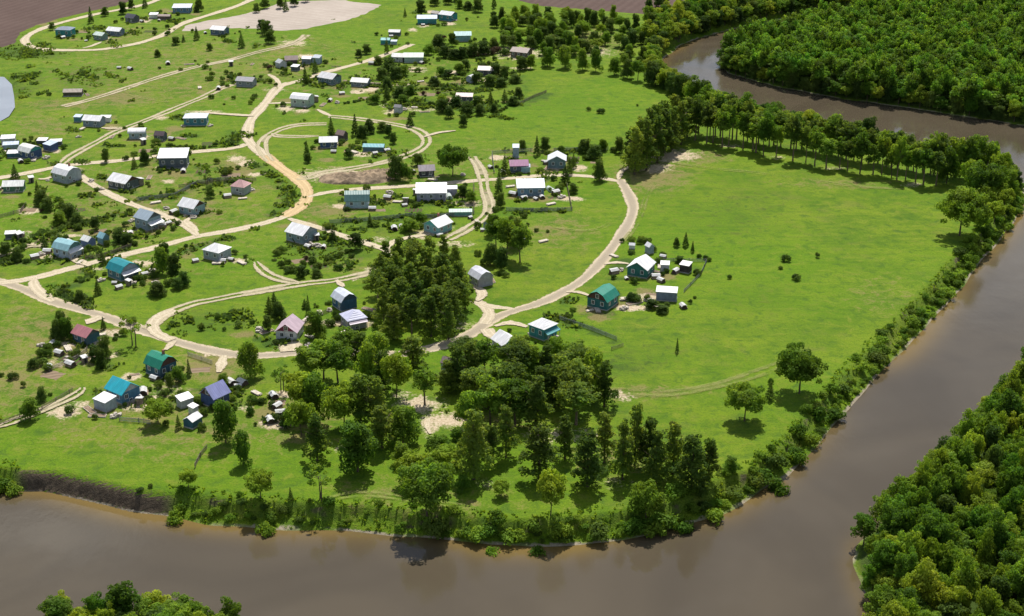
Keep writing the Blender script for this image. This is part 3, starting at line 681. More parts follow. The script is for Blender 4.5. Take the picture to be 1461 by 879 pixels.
H('house','house','pale blue-white roofed house with navy walls left of the central grove',490,445,38,1.1,3.2,2.8,-55,'gambrel',(.62,.66,.74),(.05,.13,.24),(.05,.09,.13),"the navy house",1)
H('house','house','lavender-grey roofed house with a small brown gable just below the navy house',503,472,40,1.05,3.0,2.4,-62,'hip',LAV,(.32,.32,.36),None,'the lavender-grey hipped house',1,False,('x',1.2,(.5,.42,.5)))
H('house','house','white-walled house with a maroon gable and half pink half grey roof',411,487,37,1.15,2.8,3.2,82,'gable',(.50,.38,.44),(.62,.63,.66),MAR,'the maroon-gabled white house',1)
H('house','house','white-roofed house with teal walls near the road triangle',775,487,42,1.0,3.6,2.2,-42,'hip',WH,TW,None,"the teal-walled house",1,False,('x',1.4,TW))
H('house','house','white-roofed house with a turquoise gablet half hidden by the tall grove',722,508,42,1.05,3.2,2.6,-58,'gable',WH,GB,(.06,.42,.40),"the turquoise gablet house",1)
H('cottage','house','small brown-roofed cottage half hidden among the grove trees',641,533,26,1.1,2.6,1.6,-25,'gable',(.17,.13,.12),LW,None,"the brown-roofed grove cottage",1)
H('shed','shed','pale green low shed roof along the fence right of the long lilac-walled house',657,309,34,3.0,1.7,.6,2,'gable',(.50,.66,.58),(.16,.34,.32),None,None,0)
H('shed','shed','small white-roofed annex at the right end of the long lilac-walled house',645,279,15,1.2,2.4,.4,3,'mono',WH,LIL,None,None,0)
H('cottage','house','pale teal-roofed cottage hidden behind the trees by the rutted track',701,331,24,1.2,2.5,1.6,50,'gable',(.52,.68,.66),(.24,.3,.38),None,None,1)
H('house','house','long white-roofed blue-walled house right of the rutted track',757,281,40,1.7,3.3,2.2,3,'mono',(.62,.66,.74),(.16,.27,.36),None,'the long blue-walled house',1)
H('house','house','white gable-fronted house at the end of a pink paved drive',795,241,27,1.0,3.3,2.4,87,'gable',(.68,.70,.75),(.16,.25,.28),None,'the white gable-fronted house',1)
H('house','house','purple-roofed house with pale blue annex beside the upper lane',740,247,27,1.25,2.9,2.0,5,'gable',(.26,.07,.20),(.12,.16,.19),MAR,'the purple-roofed house',1)
H('shed','shed','narrow pale blue shed rising behind the purple-roofed house',736,226,9,1.0,4.2,.8,0,'mono',(.45,.53,.62),(.34,.42,.5),None,None,0)
H('shed','shed','little pale blue annex in front of the purple-roofed house',750,247,13,1.2,2.3,.4,0,'mono',BW,(.28,.46,.5),None,None,0)
# right of the track
H('house','house','big white-roofed house with a green front gable on the meadow edge',916,398,43,1.15,3.0,2.8,66,'gable',WH,(.045,.19,.17),None,"the big meadow-edge house",1)
H('house','house','house with a green curved roof, brown attic and white ledge on the meadow edge',861,444,47,1.05,3.0,3.6,58,'gambrel',(.02,.23,.16),(.04,.17,.17),DGB,'the green curved-roof house',1,False,('x',1.2,LBL))
H('shed','shed','long grey-blue shed with a sloping white roof standing in the meadow',952,431,33,1.8,2.9,.5,-10,'mono',WH,(.20,.24,.32),None,'the long grey-blue meadow shed',0)
H('shed','shed','small square white shed right of the big white-roofed meadow house',949,388,14,1.1,2.3,.4,-8,'mono',WH,LW,None,None,0)
H('shed','shed','dark shed with a small white roof farthest right beside the wire fence',979,391,19,1.2,2.6,.5,-30,'mono',OW,(.045,.04,.04),None,None,0)
H('shed','shed','white double-roofed shed behind the big white-roofed meadow house',927,363,13,1.3,2.5,.9,-60,'gable',WH,GB,None,None,0)
H('shed','shed','tiny white shed beside the path behind the big white-roofed meadow house',902,356,9,1.3,1.5,.5,-10,'gable',WH,OW,None,None,0)
# upper middle
H('house','house','white-roofed pale green-walled house at the end of a short drive',430,154,33,1.2,3.8,2.0,-18,'gambrel',WH,PGN,(.42,.50,.5),"the pale green-walled house",1)
H('house','house','grey-white roofed house in front of two dark spruces',469,122,34,1.2,3.0,2.4,-32,'gable',(.60,.60,.62),(.15,.23,.25),DG,"the house before two spruces",1)
H('cottage','house','low white-roofed grey cottage right of the house before two spruces',514,125,28,1.5,2.4,1.2,-15,'gable',OW,(.18,.22,.25),None,"the low grey cottage",1)
for a in ((400,98,17,1.1,2.6,1.2,-50,LW,LW,'gable','pale grey shed at the left end of the crowded farmstead'),(415,93,19,1.3,2.6,1.4,10,(.17,.11,.10),(.12,.09,.08),'gable','brown-roofed shed in the middle of the crowded farmstead'),(421,102,13,1.2,2.1,.5,-20,WH,DG,'mono','low white roof at the front of the crowded farmstead'),
          (438,92,16,1.2,2.7,.8,-10,WH,(.2,.25,.28),'gable','white-roofed hut right of the brown shed in the crowded farmstead'),(452,92,14,1.2,3.0,.8,-20,GB,BW,'mono','blue-grey hut at the right end of the crowded farmstead')):
    H('shed','shed',a[10],a[0],a[1],a[2],a[3],a[4],a[5],a[6],a[9],a[7],a[8],None,'the crowded farmstead sheds' if a[0]==421 else None,0)
H('cottage','house','beige-white roofed cottage beside the pale green barn',568,89,18,1.2,2.7,1.2,-10,'gable',OW,LW,None,None,1)
H('barn','barn','pale green-roofed barn with white ridge near the upper hedges',590,90,27,1.6,3.0,1.4,0,'gable',(.50,.62,.52),(.34,.46,.42),None,'the pale green barn',0)
H('barn','barn','long barn with teal walls and blue-grey roof at the top centre',609,35,28,1.8,3.0,.9,2,'mono',LBL,TW,None,'the long teal barn at the top',0)
H('house','house','house with teal walls and grey roof at the end of a white drive',639,31,27,1.1,3.4,1.8,-30,'gable',(.50,.52,.56),(.05,.24,.30),DG,"the grey-roofed teal house",1)
H('shed','shed','tan-roofed shed between the teal barn and the grey-roofed teal house',622,27,15,1.2,2.8,1.0,-30,'gable',(.42,.38,.34),DG,None,None,0)
H('shed','shed','grey-white shed roof on the open grass below the teal barn',563,52,18,1.6,2.2,.9,-8,'gable',(.55,.55,.56),DG,None,None,0)
H('shed','shed','bright teal shed on the open grass left of the upper hedges',550,64,14,1.4,2.4,.8,-5,'gable',(.10,.40,.40),TW,None,None,0)
H('shed','shed','low pale blue shed next to the bright teal shed',562,64,9,1.4,1.7,.4,-5,'mono',LBL,BW,None,None,0)
H('house','house','low house with a dusty pink roof among dark hedges',663,146,24,1.4,2.6,.9,-6,'gable',(.55,.42,.40),DG,None,'the dusty pink-roofed house',1)
H('house','house','beige-roofed dark house in the overgrown plots',694,109,24,1.2,2.9,1.6,-8,'gable',(.58,.50,.44),(.11,.11,.12),None,'the beige-roofed dark house',1)
H('shed','shed','grey arched shed left of the beige-roofed dark house',672,119,14,1.4,2.2,1.2,60,'arch',(.45,.47,.46),GB,None,None,0)
H('house','house','white-roofed dark house inside the rutted loop track',468,212,26,1.3,2.7,1.4,5,'gable',WH,NAVY,None,"the dark house inside the loop",1)
H('shed','shed','brown-roofed shed behind the dark house inside the loop track',487,202,18,1.2,2.6,1.4,-30,'gable',(.24,.17,.15),(.10,.08,.08),None,None,0)
H('shed','shed','low turquoise-roofed shed inside the loop track',533,217,32,2.4,2.0,.8,-4,'gable',(.08,.36,.42),(.09,.18,.22),None,"the low turquoise shed",0)
H('shed','shed','small dark hut with a white wall beside the pale path',568,162,13,1.1,2.6,.8,-20,'gable',(.16,.16,.18),LW,None,"the small dark hut",0)
H('house','house','pale teal roof showing behind a row of dark trees near the top',660,60,24,1.6,3.4,1.4,4,'gable',(.34,.56,.55),(.25,.42,.44),None,"the pale teal far roof",0)
H('house','house','brown-roofed house at the edge of the riverside trees',744,84,32,1.3,3.0,2.0,-25,'gable',(.21,.15,.13),(.16,.12,.10),None,"the brown-roofed riverside house",1)
# upper left
H('house','house','slate-blue roofed house with teal walls beside the upper ring road',91,53,25,1.2,3.6,1.6,-8,'hip',(.16,.20,.28),TW,None,"the slate-blue ring road house",1)
H('cottage','house','white and green roofed cottage inside the upper ring road',142,58,20,1.3,2.6,1.1,-30,'gable',(.56,.66,.6),(.2,.3,.28),None,"the white-green cottage",1)
H('cottage','house','white-roofed cottage between the hedge and the white-green cottage',163,52,25,1.4,2.7,1.3,-20,'gable',WH,(.15,.2,.28),None,None,1)
H('cottage','house','charcoal-roofed cottage inside the upper ring road',187,33,20,1.2,2.7,1.5,-30,'gable',(.06,.06,.08),DG,None,'the charcoal-roofed cottage',1)
H('shed','shed','low white shed left of the brown shed inside the ring road',219,27,12,1.3,2.3,.5,0,'mono',WH,OW,None,None,0)
H('shed','shed','low brown shed right of the white shed inside the ring road',234,29,19,2.0,2.2,.7,-4,'gable',(.18,.12,.10),(.14,.1,.09),None,None,0)
H('house','house','white-roofed blue-walled house near the top of the ring road',259,19,26,1.5,3.0,.9,2,'mono',(.62,.66,.72),(.12,.25,.38),None,"the blue-walled ring road house",1)
H('house','house','white-roofed house with blue annex beside the pale bare field',312,51,26,1.3,2.9,1.8,-20,'gable',WH,(.12,.17,.26),None,"the house by the bare field",1)
H('shed','shed','low brown shed with bushes on the open grass right of the pond',103,138,28,2.0,2.0,1.0,4,'gable',(.28,.23,.19),(.09,.08,.06),None,'the low brown shed near the pond',0)
H('house','house','white-roofed house beside a drive off the long rutted track',132,182,30,1.4,2.9,1.4,-12,'gable',WH,(.22,.28,.34),None,"the house off the long track",1)
H('shed','shed','white shed right of the white-roofed house off the long track',150,175,15,1.6,2.1,.4,0,'mono',WH,OW,None,None,0)
H('shed','shed','small blue shed left of the white-roofed house off the long track',111,175,12,1.2,2.3,.5,-10,'mono',LBL,(.1,.26,.32),None,None,0)
H('house','house','blue-white roofed teal-walled house on a tan drive',278,180,34,1.4,3.4,1.2,3,'hip',(.60,.66,.72),(.08,.24,.30),None,"the teal house on tan drive",1)
H('cottage','house','white arched-roof cottage in the bushy plot left of the tan drive house',195,199,24,1.4,2.7,1.3,4,'arch',WH,BW,None,'the white arched-roof cottage',1)
H('house','house','slate-roofed house with pale end wall among bushes at the upper left',350,125,28,1.3,2.9,1.6,-12,'gable',(.20,.20,.23),(.26,.28,.32),LW,"the slate-roofed house",1)
H('cottage','house','dark plum-roofed cottage right of the white arched-roof cottage',228,202,18,1.3,2.4,1.3,-15,'gable',(.10,.07,.08),DG,None,None,1)
H('shed','shed','white shed roof amid rubble at the left edge',14,342,16,1.5,1.9,.4,10,'mono',OW,DG,None,None,0)

# extra places to refer to
for px, py, s in ((600,585,'the sandy clearing'),(46,410,"the left road fork"),(440,282,'the clay road bend'),(215,472,'the gravel road junction'),(700,452,'the road triangle'),(490,208,'the rutted loop track'),
                  (354,205,'the dirt road crossing'),(5,140,'the small pond'),(90,20,'the ploughed field'),(830,14,'the far ploughed field'),(420,22,'the pale bare field'),(900,258,"the track end by dark pines"),(1080,420,"the meadow's middle"),
                  (130,700,'the bare river cliff'),(500,745,'the lower river bank'),(830,760,'the lower river bend'),(1130,660,'the inner river bend'),(1300,470,'the straight meadow bank'),(945,100,'the upper river bend'),(800,60,'the riverside orchard'),(1160,225,'the long tree row'),(1420,285,"the peninsula tip"),(845,180,'the upper meadow'),(570,430,'the central grove'),(680,610,'the tall front grove')):
    LAND.append((*P(px, py)[:2], s))
# ------------------------------------------------------------------ leaves, trees, bushes
def leaf_cloud(rg, lobes, size, cover, up=.25, jit=.55, minz=None):
    """lobes: rows (x,y,z,r,squash). returns leaf quads covering the lobes"""
    C, N = [], []
    for x, y, z, r, sq in lobes:
        n = max(6, int(4 * math.pi * r * r * cover / (size * size)))
        d = rg.normal(size=(n, 3)); d /= np.linalg.norm(d, axis=1)[:, None]
        keep = (d[:, 2] > -.55) | (rg.random(n) < .35); d = d[keep]; n = len(d)
        rr = r * rg.uniform(.62, 1.10, n) ** .7
        bumpy = 1 + .16 * np.sin(d[:, 0] * 5 + x * 3) * np.sin(d[:, 1] * 5 + y * 3)
        C.append(np.array([x, y, z]) + d * (rr * bumpy)[:, None] * np.array([1, 1, sq]))
        N.append(d)
    C = np.concatenate(C); N = np.concatenate(N)
    N = N + rg.normal(size=N.shape) * jit + np.array([0, 0, up]); N /= np.linalg.norm(N, axis=1)[:, None]
    if minz is not None: k = C[:, 2] > minz; C, N = C[k], N[k]
    m = len(C); a = rg.normal(size=(m, 3)); T = np.cross(N, a); T /= np.linalg.norm(T, axis=1)[:, None]; B = np.cross(N, T)
    s = size * rg.uniform(.35, .72, m)[:, None]; s2 = s * rg.uniform(.55, .95, m)[:, None]
    V = np.stack([C - T * s - B * s2 * .35, C + T * s * .15 - B * s2, C + T * s + B * s2 * .3, C - T * s * .2 + B * s2], 1).reshape(-1, 3)
    return V, np.arange(m * 4).reshape(m, 4)

def crown_lobes(rg, kind, h, r):
    L = []
    def add(x, y, z, q, sq=.85): L.append((x, y, z, q, sq))
    if kind in ('round', 'forest', 'tall', 'oak'):
        z0 = {'round': .2, 'forest': .05, 'tall': .2, 'oak': .14}[kind] * h; cz = (z0 + h) / 2; rz = (h - z0) / 2
        n = {'round': 56, 'forest': 48, 'tall': 60, 'oak': 90}[kind]
        for i in range(n):
            d = rg.normal(size=3); d /= np.linalg.norm(d)
            if d[2] < -.6: d[2] *= -.5
            q = rg.uniform(.13, .28) * r * (1.12 if kind == 'forest' else 1) * (.8 if kind == 'oak' else 1)
            f = rg.uniform(.5, .93)
            x, y, z = d[0]*f*r, d[1]*f*r, cz + d[2]*f*rz
            if kind == 'tall': k = .72 + .38 * math.sin(math.pi * min(1, max(0, (z - z0) / (h - z0)))); x *= k; y *= k
            add(x, y, z, q)
        for i in range(8): add(*(rg.normal(size=2) * r * .22), cz + rg.uniform(-.4, .5) * rz, r * .38)
    elif kind == 'low':
        for i in range(26):
            a = rg.uniform(0, 6.28); t_ = rg.random(); f = rg.uniform(.35, .74) * (1 - .45 * t_ * t_)
            add(math.cos(a)*r*f, math.sin(a)*r*f, h * (.16 + .72 * t_), rg.uniform(.22, .38) * r * (1 - .25 * t_))
        for i in range(5): add(0, 0, h * (.25 + .13 * i), r * .42)
    elif kind == 'pine':
        z0 = .14 * h; n = 90
        for i in range(n):
            tt = rg.random() ** .9; z = z0 + (h * .95 - z0) * tt
            R_ = r * (1 - tt * .9) ** .45 * (.72 + .28 * math.sin(math.pi * min(1, tt * 2.2 + .12))); a = rg.uniform(0, 6.28); f = rg.uniform(.4, .95)
            q = rg.uniform(.13, .25) * r * (1 - .3 * tt)
            add(math.cos(a)*R_*f, math.sin(a)*R_*f, z, q, .72)
        for i in range(8): tt = i / 8; add(0, 0, z0 + (h * .97 - z0) * tt, r * .34 * (1 - tt * .65), 1.2)
    elif kind == 'spruce':
        n = 40
        for i in range(n):
            tt = (i / n); z = .08 * h + h * .9 * tt; R_ = r * (1 - tt) ** .9; a = i * 2.4
            add(math.cos(a)*R_*.62, math.sin(a)*R_*.62, z, r * .30 * (1 - .75 * tt) + .06, .7)
    elif kind == 'sparse':
        for i in range(15):
            d = rg.normal(size=3); d /= np.linalg.norm(d)
            add(d[0]*r*.75, d[1]*r*.75, h * .66 + d[2] * h * .27, rg.uniform(.17, .27) * r)
    elif kind == 'bush':
        for i in range(13):
            a = rg.uniform(0, 6.28); f = rg.random() ** .5 * .68
            add(math.cos(a)*r*f, math.sin(a)*r*f, h * (.30 + .42 * (1 - f) * rg.uniform(.6, 1.1)), rg.uniform(.30, .46) * r, min(1.1, .9 * h / r))
    return L

def trunk_mesh(rg, name, h, r, kind, mat):
    b = MB(); tr = max(.10, h * .017)
    lean = rg.normal(size=2) * .02 * h
    top = h * {'pine': .93, 'spruce': .93, 'tall': .78}.get(kind, .62)
    pts = [(lean[0]*t_ + rg.normal()*.03, lean[1]*t_ + rg.normal()*.03, top*t_ - .4*(1-t_)) for t_ in (0, .08, .3, .6, 1)]
    b.tube(pts, [tr*1.5, tr*1.1, tr*.9, tr*.65, tr*.2], 7)
    if kind not in ('spruce', 'low'):
        for i in range(9 if kind in ('round','oak','sparse','tall') else 6):
            z = h * rg.uniform(.28 if kind != 'tall' else .38, .62); a = i * 2.4 + rg.uniform(-.4, .4); L = r * rg.uniform(.5, .82)
            t_ = z / top
            p0 = (lean[0]*t_, lean[1]*t_, z)
            b.tube([p0, (p0[0]+math.cos(a)*L*.5, p0[1]+math.sin(a)*L*.5, z+L*.32), (p0[0]+math.cos(a)*L, p0[1]+math.sin(a)*L, z+L*.75)], [tr*.5, tr*.33, tr*.08], 5, False)
    if kind == 'sparse': b.tube([(1.3,.2,-.3),(1.5,.3,h*.4),(1.1,.2,h*.75)], [tr, tr*.8, tr*.2], 6)
    return b.mesh(name, mat, True)

PROTO = {}
def proto(key, kind, h, r, leaf, mat, n, bark='bark', cover=1.5):
    out = []
    for i in range(n):
        rg = np.random.default_rng(abs(hash(key)) % 1000 * 0 + sum(map(ord, key)) * 7 + i * 131)
        rr = r * rg.uniform(.92, 1.1)
        V, F = leaf_cloud(rg, crown_lobes(rg, kind, h, rr), leaf, cover, minz=.02)
        cm = np_mesh('crown', V, F, [M[mat]])
        out.append((cm, trunk_mesh(rg, 'trunk', h, rr, kind, M[bark]) if kind != 'bush' else None))
    PROTO[key] = (out, h, r)
proto('round', 'low', 10, 4.3, .44, 'leaf', 3)
proto('bright', 'round', 9, 3.9, .46, 'leaf_bright', 2)
proto('oak', 'oak', 14, 7.0, .52, 'leaf', 2)
proto('oakbright', 'oak', 16, 8.0, .55, 'leaf_bright', 1)
proto('tall', 'tall', 17, 4.0, .50, 'leaf', 4, 'bark_pale')
proto('talldark', 'tall', 17, 4.2, .50, 'needle', 3, 'bark_pale')
proto('pine', 'pine', 17, 4.8, .48, 'needle', 5)
proto('grove', 'round', 15, 4.4, .50, 'leaf', 3)
proto('spruce', 'spruce', 8, 2.1, .34, 'leaf_dark', 2)
proto('sparse', 'sparse', 9, 2.9, .36, 'leaf', 2)
proto('forest', 'forest', 13, 4.4, .44, 'leaf_forest', 6)
proto('darkround', 'low', 9, 3.9, .42, 'leaf_dark', 4)
proto('farforest', 'forest', 13, 4.4, .70, 'leaf_far', 5, cover=1.15)
for k, m_ in (('bush', 'leaf_bush'), ('bushdark', 'leaf_dark'), ('willow', 'leaf_bank'), ('bushbrown', 'leaf_brown')):
    proto(k, 'bush', 2.2, 1.7, .30, m_, 3, cover=1.3)

PLACED = []       # (object, x, y, phrase) for the relational labels
TREEPOS = []
def tree(key, name, px, py, h, w=None, phrase=None, label=None, group=None, cat='tree', xy=None, jitter=True):
    out, ph, pr = PROTO[key]; i = random.randrange(len(out)); cm, tm = out[i]
    x, y = xy if xy else P(px, py)[:2]
    z = ground_z(x, y) if (xy or abs(y) < 340) else 0.
    sz = h / ph; sx = (w / 2) / pr if w else sz * random.uniform(.9, 1.12)
    o = link(name, None); o.location = (x, y, z - .05); o.rotation_euler.z = random.uniform(0, 6.28); o.scale = (sx, sx, sz)
    link('trunk', tm, o); link('crown', cm, o)
    tag(o, label, cat, group)
    if not label: PLACED.append((o, x, y, phrase or 'leafy tree'))
    TREEPOS.append((x, y, (w or 2 * pr * sx) / 2)); return o
def bush(key, name, x, y, h, w, phrase=None, label=None, group=None, cat='bush'):
    out, ph, pr = PROTO[key]; cm = random.choice(out)[0]
    o = link(name, cm); o.location = (x, y, ground_z(x, y) - .08); o.rotation_euler.z = random.uniform(0, 6.28); o.scale = (w / 2 / pr, w / 2 / pr, h / ph)
    tag(o, label, cat, group)
    if not label: PLACED.append((o, x, y, phrase or 'green bush'))
    return o

# --- single trees of the meadow and the lower bank
tree('oak','broadleaf_tree',1062,601,10.5,10.5,label='round dense tree standing alone in the meadow beside a small pointed bush')
tree('oakbright','broadleaf_tree',1140,561,13.5,13.4,label='large spreading tree with pale bright crown beside the inner bank of the river bend')
tree('oakbright','broadleaf_tree',1369,336,16.5,17.5,label='very large yellow-green spreading tree casting shade at the right end of the meadow')
tree('oak','broadleaf_tree',1402,290,16,15,label='big round tree right behind the yellow-green spreading tree')
tree('oak','broadleaf_tree',609,731,14,13,label='wide dark tree on the edge of the lower bank, shading the slope')
tree('oak','broadleaf_tree',646,251,12.5,12.3,label='large round tree beside the rutted track and the upper lane')
tree('sparse','broadleaf_tree',189,493,10,6.5,label='thin open-crowned tree beside the gravel road junction')
tree('bright','broadleaf_tree',226,604,6.6,7.0,label='small round bright tree in front of the cyan-roofed house garden')
tree('round','broadleaf_tree',44,599,6,5.4,label='small round tree standing alone at the left edge above the cliff meadow')
tree('round','broadleaf_tree',322,632,12,7.6,label='dark bushy tree right in front of the lavender-blue roofed house')
tree('round','broadleaf_tree',348,663,9,5.5,label='narrow tree just below the dark bushy tree by the lavender-blue house')
tree('bright','broadleaf_tree',372,711,7.3,6.4,label='small round bright tree near the lower bank, left of the two-trunked tree')
tree('sparse','broadleaf_tree',457,711,9,6.3,label='small two-trunked tree on the grass above the lower river bank')
tree('bright','broadleaf_tree',786,736,11.5,6.8,label='slim pale green tree on a bare trunk at the lower bank')
tree('bright','broadleaf_tree',922,729,9.6,7.2,label='bright yellow-green small tree at the water side below the tall front grove')
tree('bright','broadleaf_tree',269,695,4.6,3.9,label='little bright tree beside the short fence above the cliff end')
tree('spruce','broadleaf_tree',415,714,3.6,1.6,label='slender dark sapling on the grass between the two small bright trees')
tree('round','broadleaf_tree',358,538,11,7.8,label='dark bushy tree beside the gravel road right of the drive')
tree('sparse','broadleaf_tree',401,560,8.5,5.5,label='thin sparse two-stemmed tree beside the road fork at the grove edge')
tree('tall','broadleaf_tree',606,577,11.5,6.5,label='single tree on a straight trunk rising from the sandy clearing')
tree('round','broadleaf_tree',452,482,8.5,7,label='dense round tree between the maroon-gabled house and the lavender-grey house')
tree('spruce','broadleaf_tree',1098,570,5.2,3.0,label='small pointed dark bush-like tree between the two big round meadow trees')
tree('spruce','broadleaf_tree',966,503,4.4,1.3,label='thin dark sapling alone in the middle of the meadow')
tree('bush','broadleaf_tree',960,530,1.5,2.4,label='low dark bush-like sapling just below the thin dark sapling in the meadow') if False else None
tree('spruce','broadleaf_tree',978,352,5,2.6,label='pointed dark sapling behind the fenced yard of the big meadow house')

# --- shelter belt along the river
front = [(994,200),(1007,204),(1020,206),(1031,208),(1039,210),(1060,213),(1071,215),(1082,217),(1090,221),(1109,224),(1128,229),(1146,233),(1165,235),(1176,239),(1194,240),(1212,242),(1228,246),(1243,248),(1256,251),(1268,253),(1279,255),(1290,257),(1306,260),(1316,263),(1335,265)]
words = ['first','second','third','fourth','fifth','sixth','seventh','eighth','ninth','tenth','eleventh','twelfth','thirteenth','fourteenth','fifteenth','sixteenth','seventeenth','eighteenth','nineteenth','twentieth']
def ordi(n):
    if n < 20: return words[n]
    return ['twenty-', 'thirty-', 'forty-', 'fifty-'][(n + 1) // 10 - 2] + words[(n + 1) % 10 - 1] if (n + 1) % 10 else ['', '', 'twentieth', 'thirtieth', 'fortieth', 'fiftieth'][(n + 1) // 10]
G1 = 'trees of the long row along the upper river bank'
for i, (x, y) in enumerate(front):
    tree(random.choice(['tall','tall','talldark','grove']),'row_tree',x+random.uniform(-4,4),y+random.uniform(-2.5,2.5),random.uniform(12.5,18.5),random.uniform(5.6,9),label=f'{ordi(i)} bare-trunked tree from the left in the front of the long tree row',group=G1)
k = 0
for x in np.arange(1000, 1342, 10.5):
    yy = np.interp(x, [1000,1090,1212,1340], [192,209,230,254]) + random.uniform(-3, 2)
    tree(random.choice(['talldark','talldark','tall']),'row_tree',x+random.uniform(-4,4),yy-3,random.uniform(12.5,19),random.uniform(6,9),label=f'{ordi(k)} tree from the left in the shaded back of the long tree row',group=G1); k += 1
for i, (x, y, h, w) in enumerate([(905,249,19,9),(922,243,20,9),(938,233,19,9),(912,236,19,8),(927,226,20,9),(946,222,19,9),(958,214,18,8),(972,206,18,9),(960,199,19,9),(980,196,17,8),(898,240,15,7),(945,208,19,9),(935,215,19,8)]):
    tree('pine','pine_tree',x,y,h,w*1.25,phrase='tall dark pine',group='dark pines at the head of the tree row')
for i, (x, y, h, w, kd) in enumerate([(1350,262,15,8,'round'),(1362,253,16,9,'round'),(1378,252,16,9,'grove'),(1395,246,15,9,'round'),(1412,250,14,9,'round'),(1425,262,12,8,'bright'),(1438,278,10,7,'round'),(1340,247,17,8,'talldark'),(1383,272,12,8,'bright'),(1420,285,9,8,'bright'),(1432,300,8,7,'bright'),(1448,272,8,6,'darkround'),(1405,300,9,7,'bright'),(1418,318,8,7,'bright'),(1398,325,8,7,'round')]):
    tree(kd,'broadleaf_tree',x,y,h,w,phrase={'bright':'bright green crowded tree','round':'mid green crowded tree','grove':'deep green crowded tree','talldark':'olive crowded tree','darkround':'dark crowded tree'}[kd],group='trees crowding the right tip of the peninsula')

# --- groves
def grove(lst, group, phrase, keys, name, thin=0):
    for n_i, (x, y, h, w) in enumerate(lst):
        k_ = random.choice(keys)
        if thin and n_i % thin == thin - 1: continue
        h *= random.uniform(.8, 1.06); w *= random.uniform(.9, 1.2)
        tree(k_, name if k_ in ('pine','talldark') else ('broadleaf_tree'), x, y, h, w, phrase=phrase if k_ in ('pine','talldark') else phrase.replace('olive', 'green'), group=group)
central = [(552,398,12,7),(570,388,12,7),(590,381,12,7),(612,380,12.5,7),(634,386,13,7),(650,397,13,7),(545,418,13,7.5),(566,412,13,8),(588,405,14,8),(610,405,14,8),(632,412,14,8),(655,420,13,8),(664,440,13,7),(540,440,13,8),(562,436,13.5,8),(585,430,14,8),(608,432,14,8),(632,438,14,8),(652,450,13,8),(548,462,13,8),(572,460,13.5,8),(596,458,14,8),(620,462,14,8),(645,468,13,8),(562,484,13,8),(588,482,13,8),(615,480,12,8),(640,484,12,7)]
grove(central, 'trees of the dark central grove', 'olive full tree', ['pine','pine','talldark'], 'pine_tree')
left = [(445,548,14,8),(462,540,14,8),(482,546,14,8.5),(504,548,14,8.5),(526,552,14,8.5),(548,556,14,8.5),(566,566,13,8),(470,516,10,7),(492,510,9,7),(515,515,9,7.5),(538,516,9,7.5),(560,520,8,7),(590,523,9,8.5),(430,592,13,8),(448,600,13,8.5),(470,605,14,8.5),(492,612,14,9),(515,606,14,9),(538,612,14,9),(558,618,14,9),(575,632,13,9),(545,640,13,9),(430,622,11,7),(478,640,12,8)]
grove(left, 'trees of the left grove below the gravel road', 'green bushy grove tree', ['grove','grove','round','pine','bright'], 'pine_tree', 4)
tree('pine','pine_tree',453,657,12.5,8,label='conical dull green tree at the front left corner of the left grove')
tree('round','broadleaf_tree',510,673,13.5,12,label='broad dark green tree standing in front of the left grove')
mid = [(652,556,14,8),(672,548,14,8),(692,540,13,8),(714,548,13,8),(736,540,12,7.5),(758,536,11,7.5),(780,538,12,8),(802,545,12,8),(824,552,13,8),(846,566,14,8.5),(862,580,14,8),(842,590,15,9),(820,584,15,9),(798,578,14,9),(775,580,14,8.5),(752,576,14,8.5),(728,580,14,8.5),(704,582,14,8.5),(680,578,14,8),(658,584,13,8),(700,608,14,9),(735,606,14,9),(765,608,14,9),(795,606,14,9),(822,606,14,8.5),(670,610,12,8),(640,560,11,7),(770,520,10,6.5),(795,522,10,6.5),(818,532,11,7),(740,520,9,6),(688,520,10,7),(664,518,9,7)]
grove(mid, 'trees of the big middle grove', 'olive dense grove tree', ['pine','grove','talldark','pine','round'], 'pine_tree', 4)
frontg = [(676,684,18.5,13),(770,684,18,13),(838,694,17.5,12.5),(722,652,15,8.5),(888,684,17,10),(906,664,16,9),(936,690,16.5,9.5),(960,676,16.5,10),(986,700,15.5,10.5),(1010,688,12.5,9),(926,666,15,9),(862,660,14,8.5),(806,655,14,8.5),(700,664,12,7.5)]
frontg = [(x, y, h * random.uniform(.82, 1.06), w * .78) for x, y, h, w in frontg]
grove(frontg, 'tall trees of the front grove', 'olive tall front tree', ['pine','pine','pine','pine'], 'pine_tree')
for x, y, h, w, kd in [(592,690,8,8,'bright'),(640,664,5,7,'bright'),(625,650,5,6,'bright'),(575,664,6,6,'round'),(656,640,6,6,'round'),(1042,672,4,4.5,'round'),(715,708,4,4,'bright'),(660,700,4,4,'round')]:
    tree(kd,'broadleaf_tree',x,y,h,w,phrase='low bright bushy tree' if kd=='bright' else 'low green bushy tree',group='low trees beside the groves')

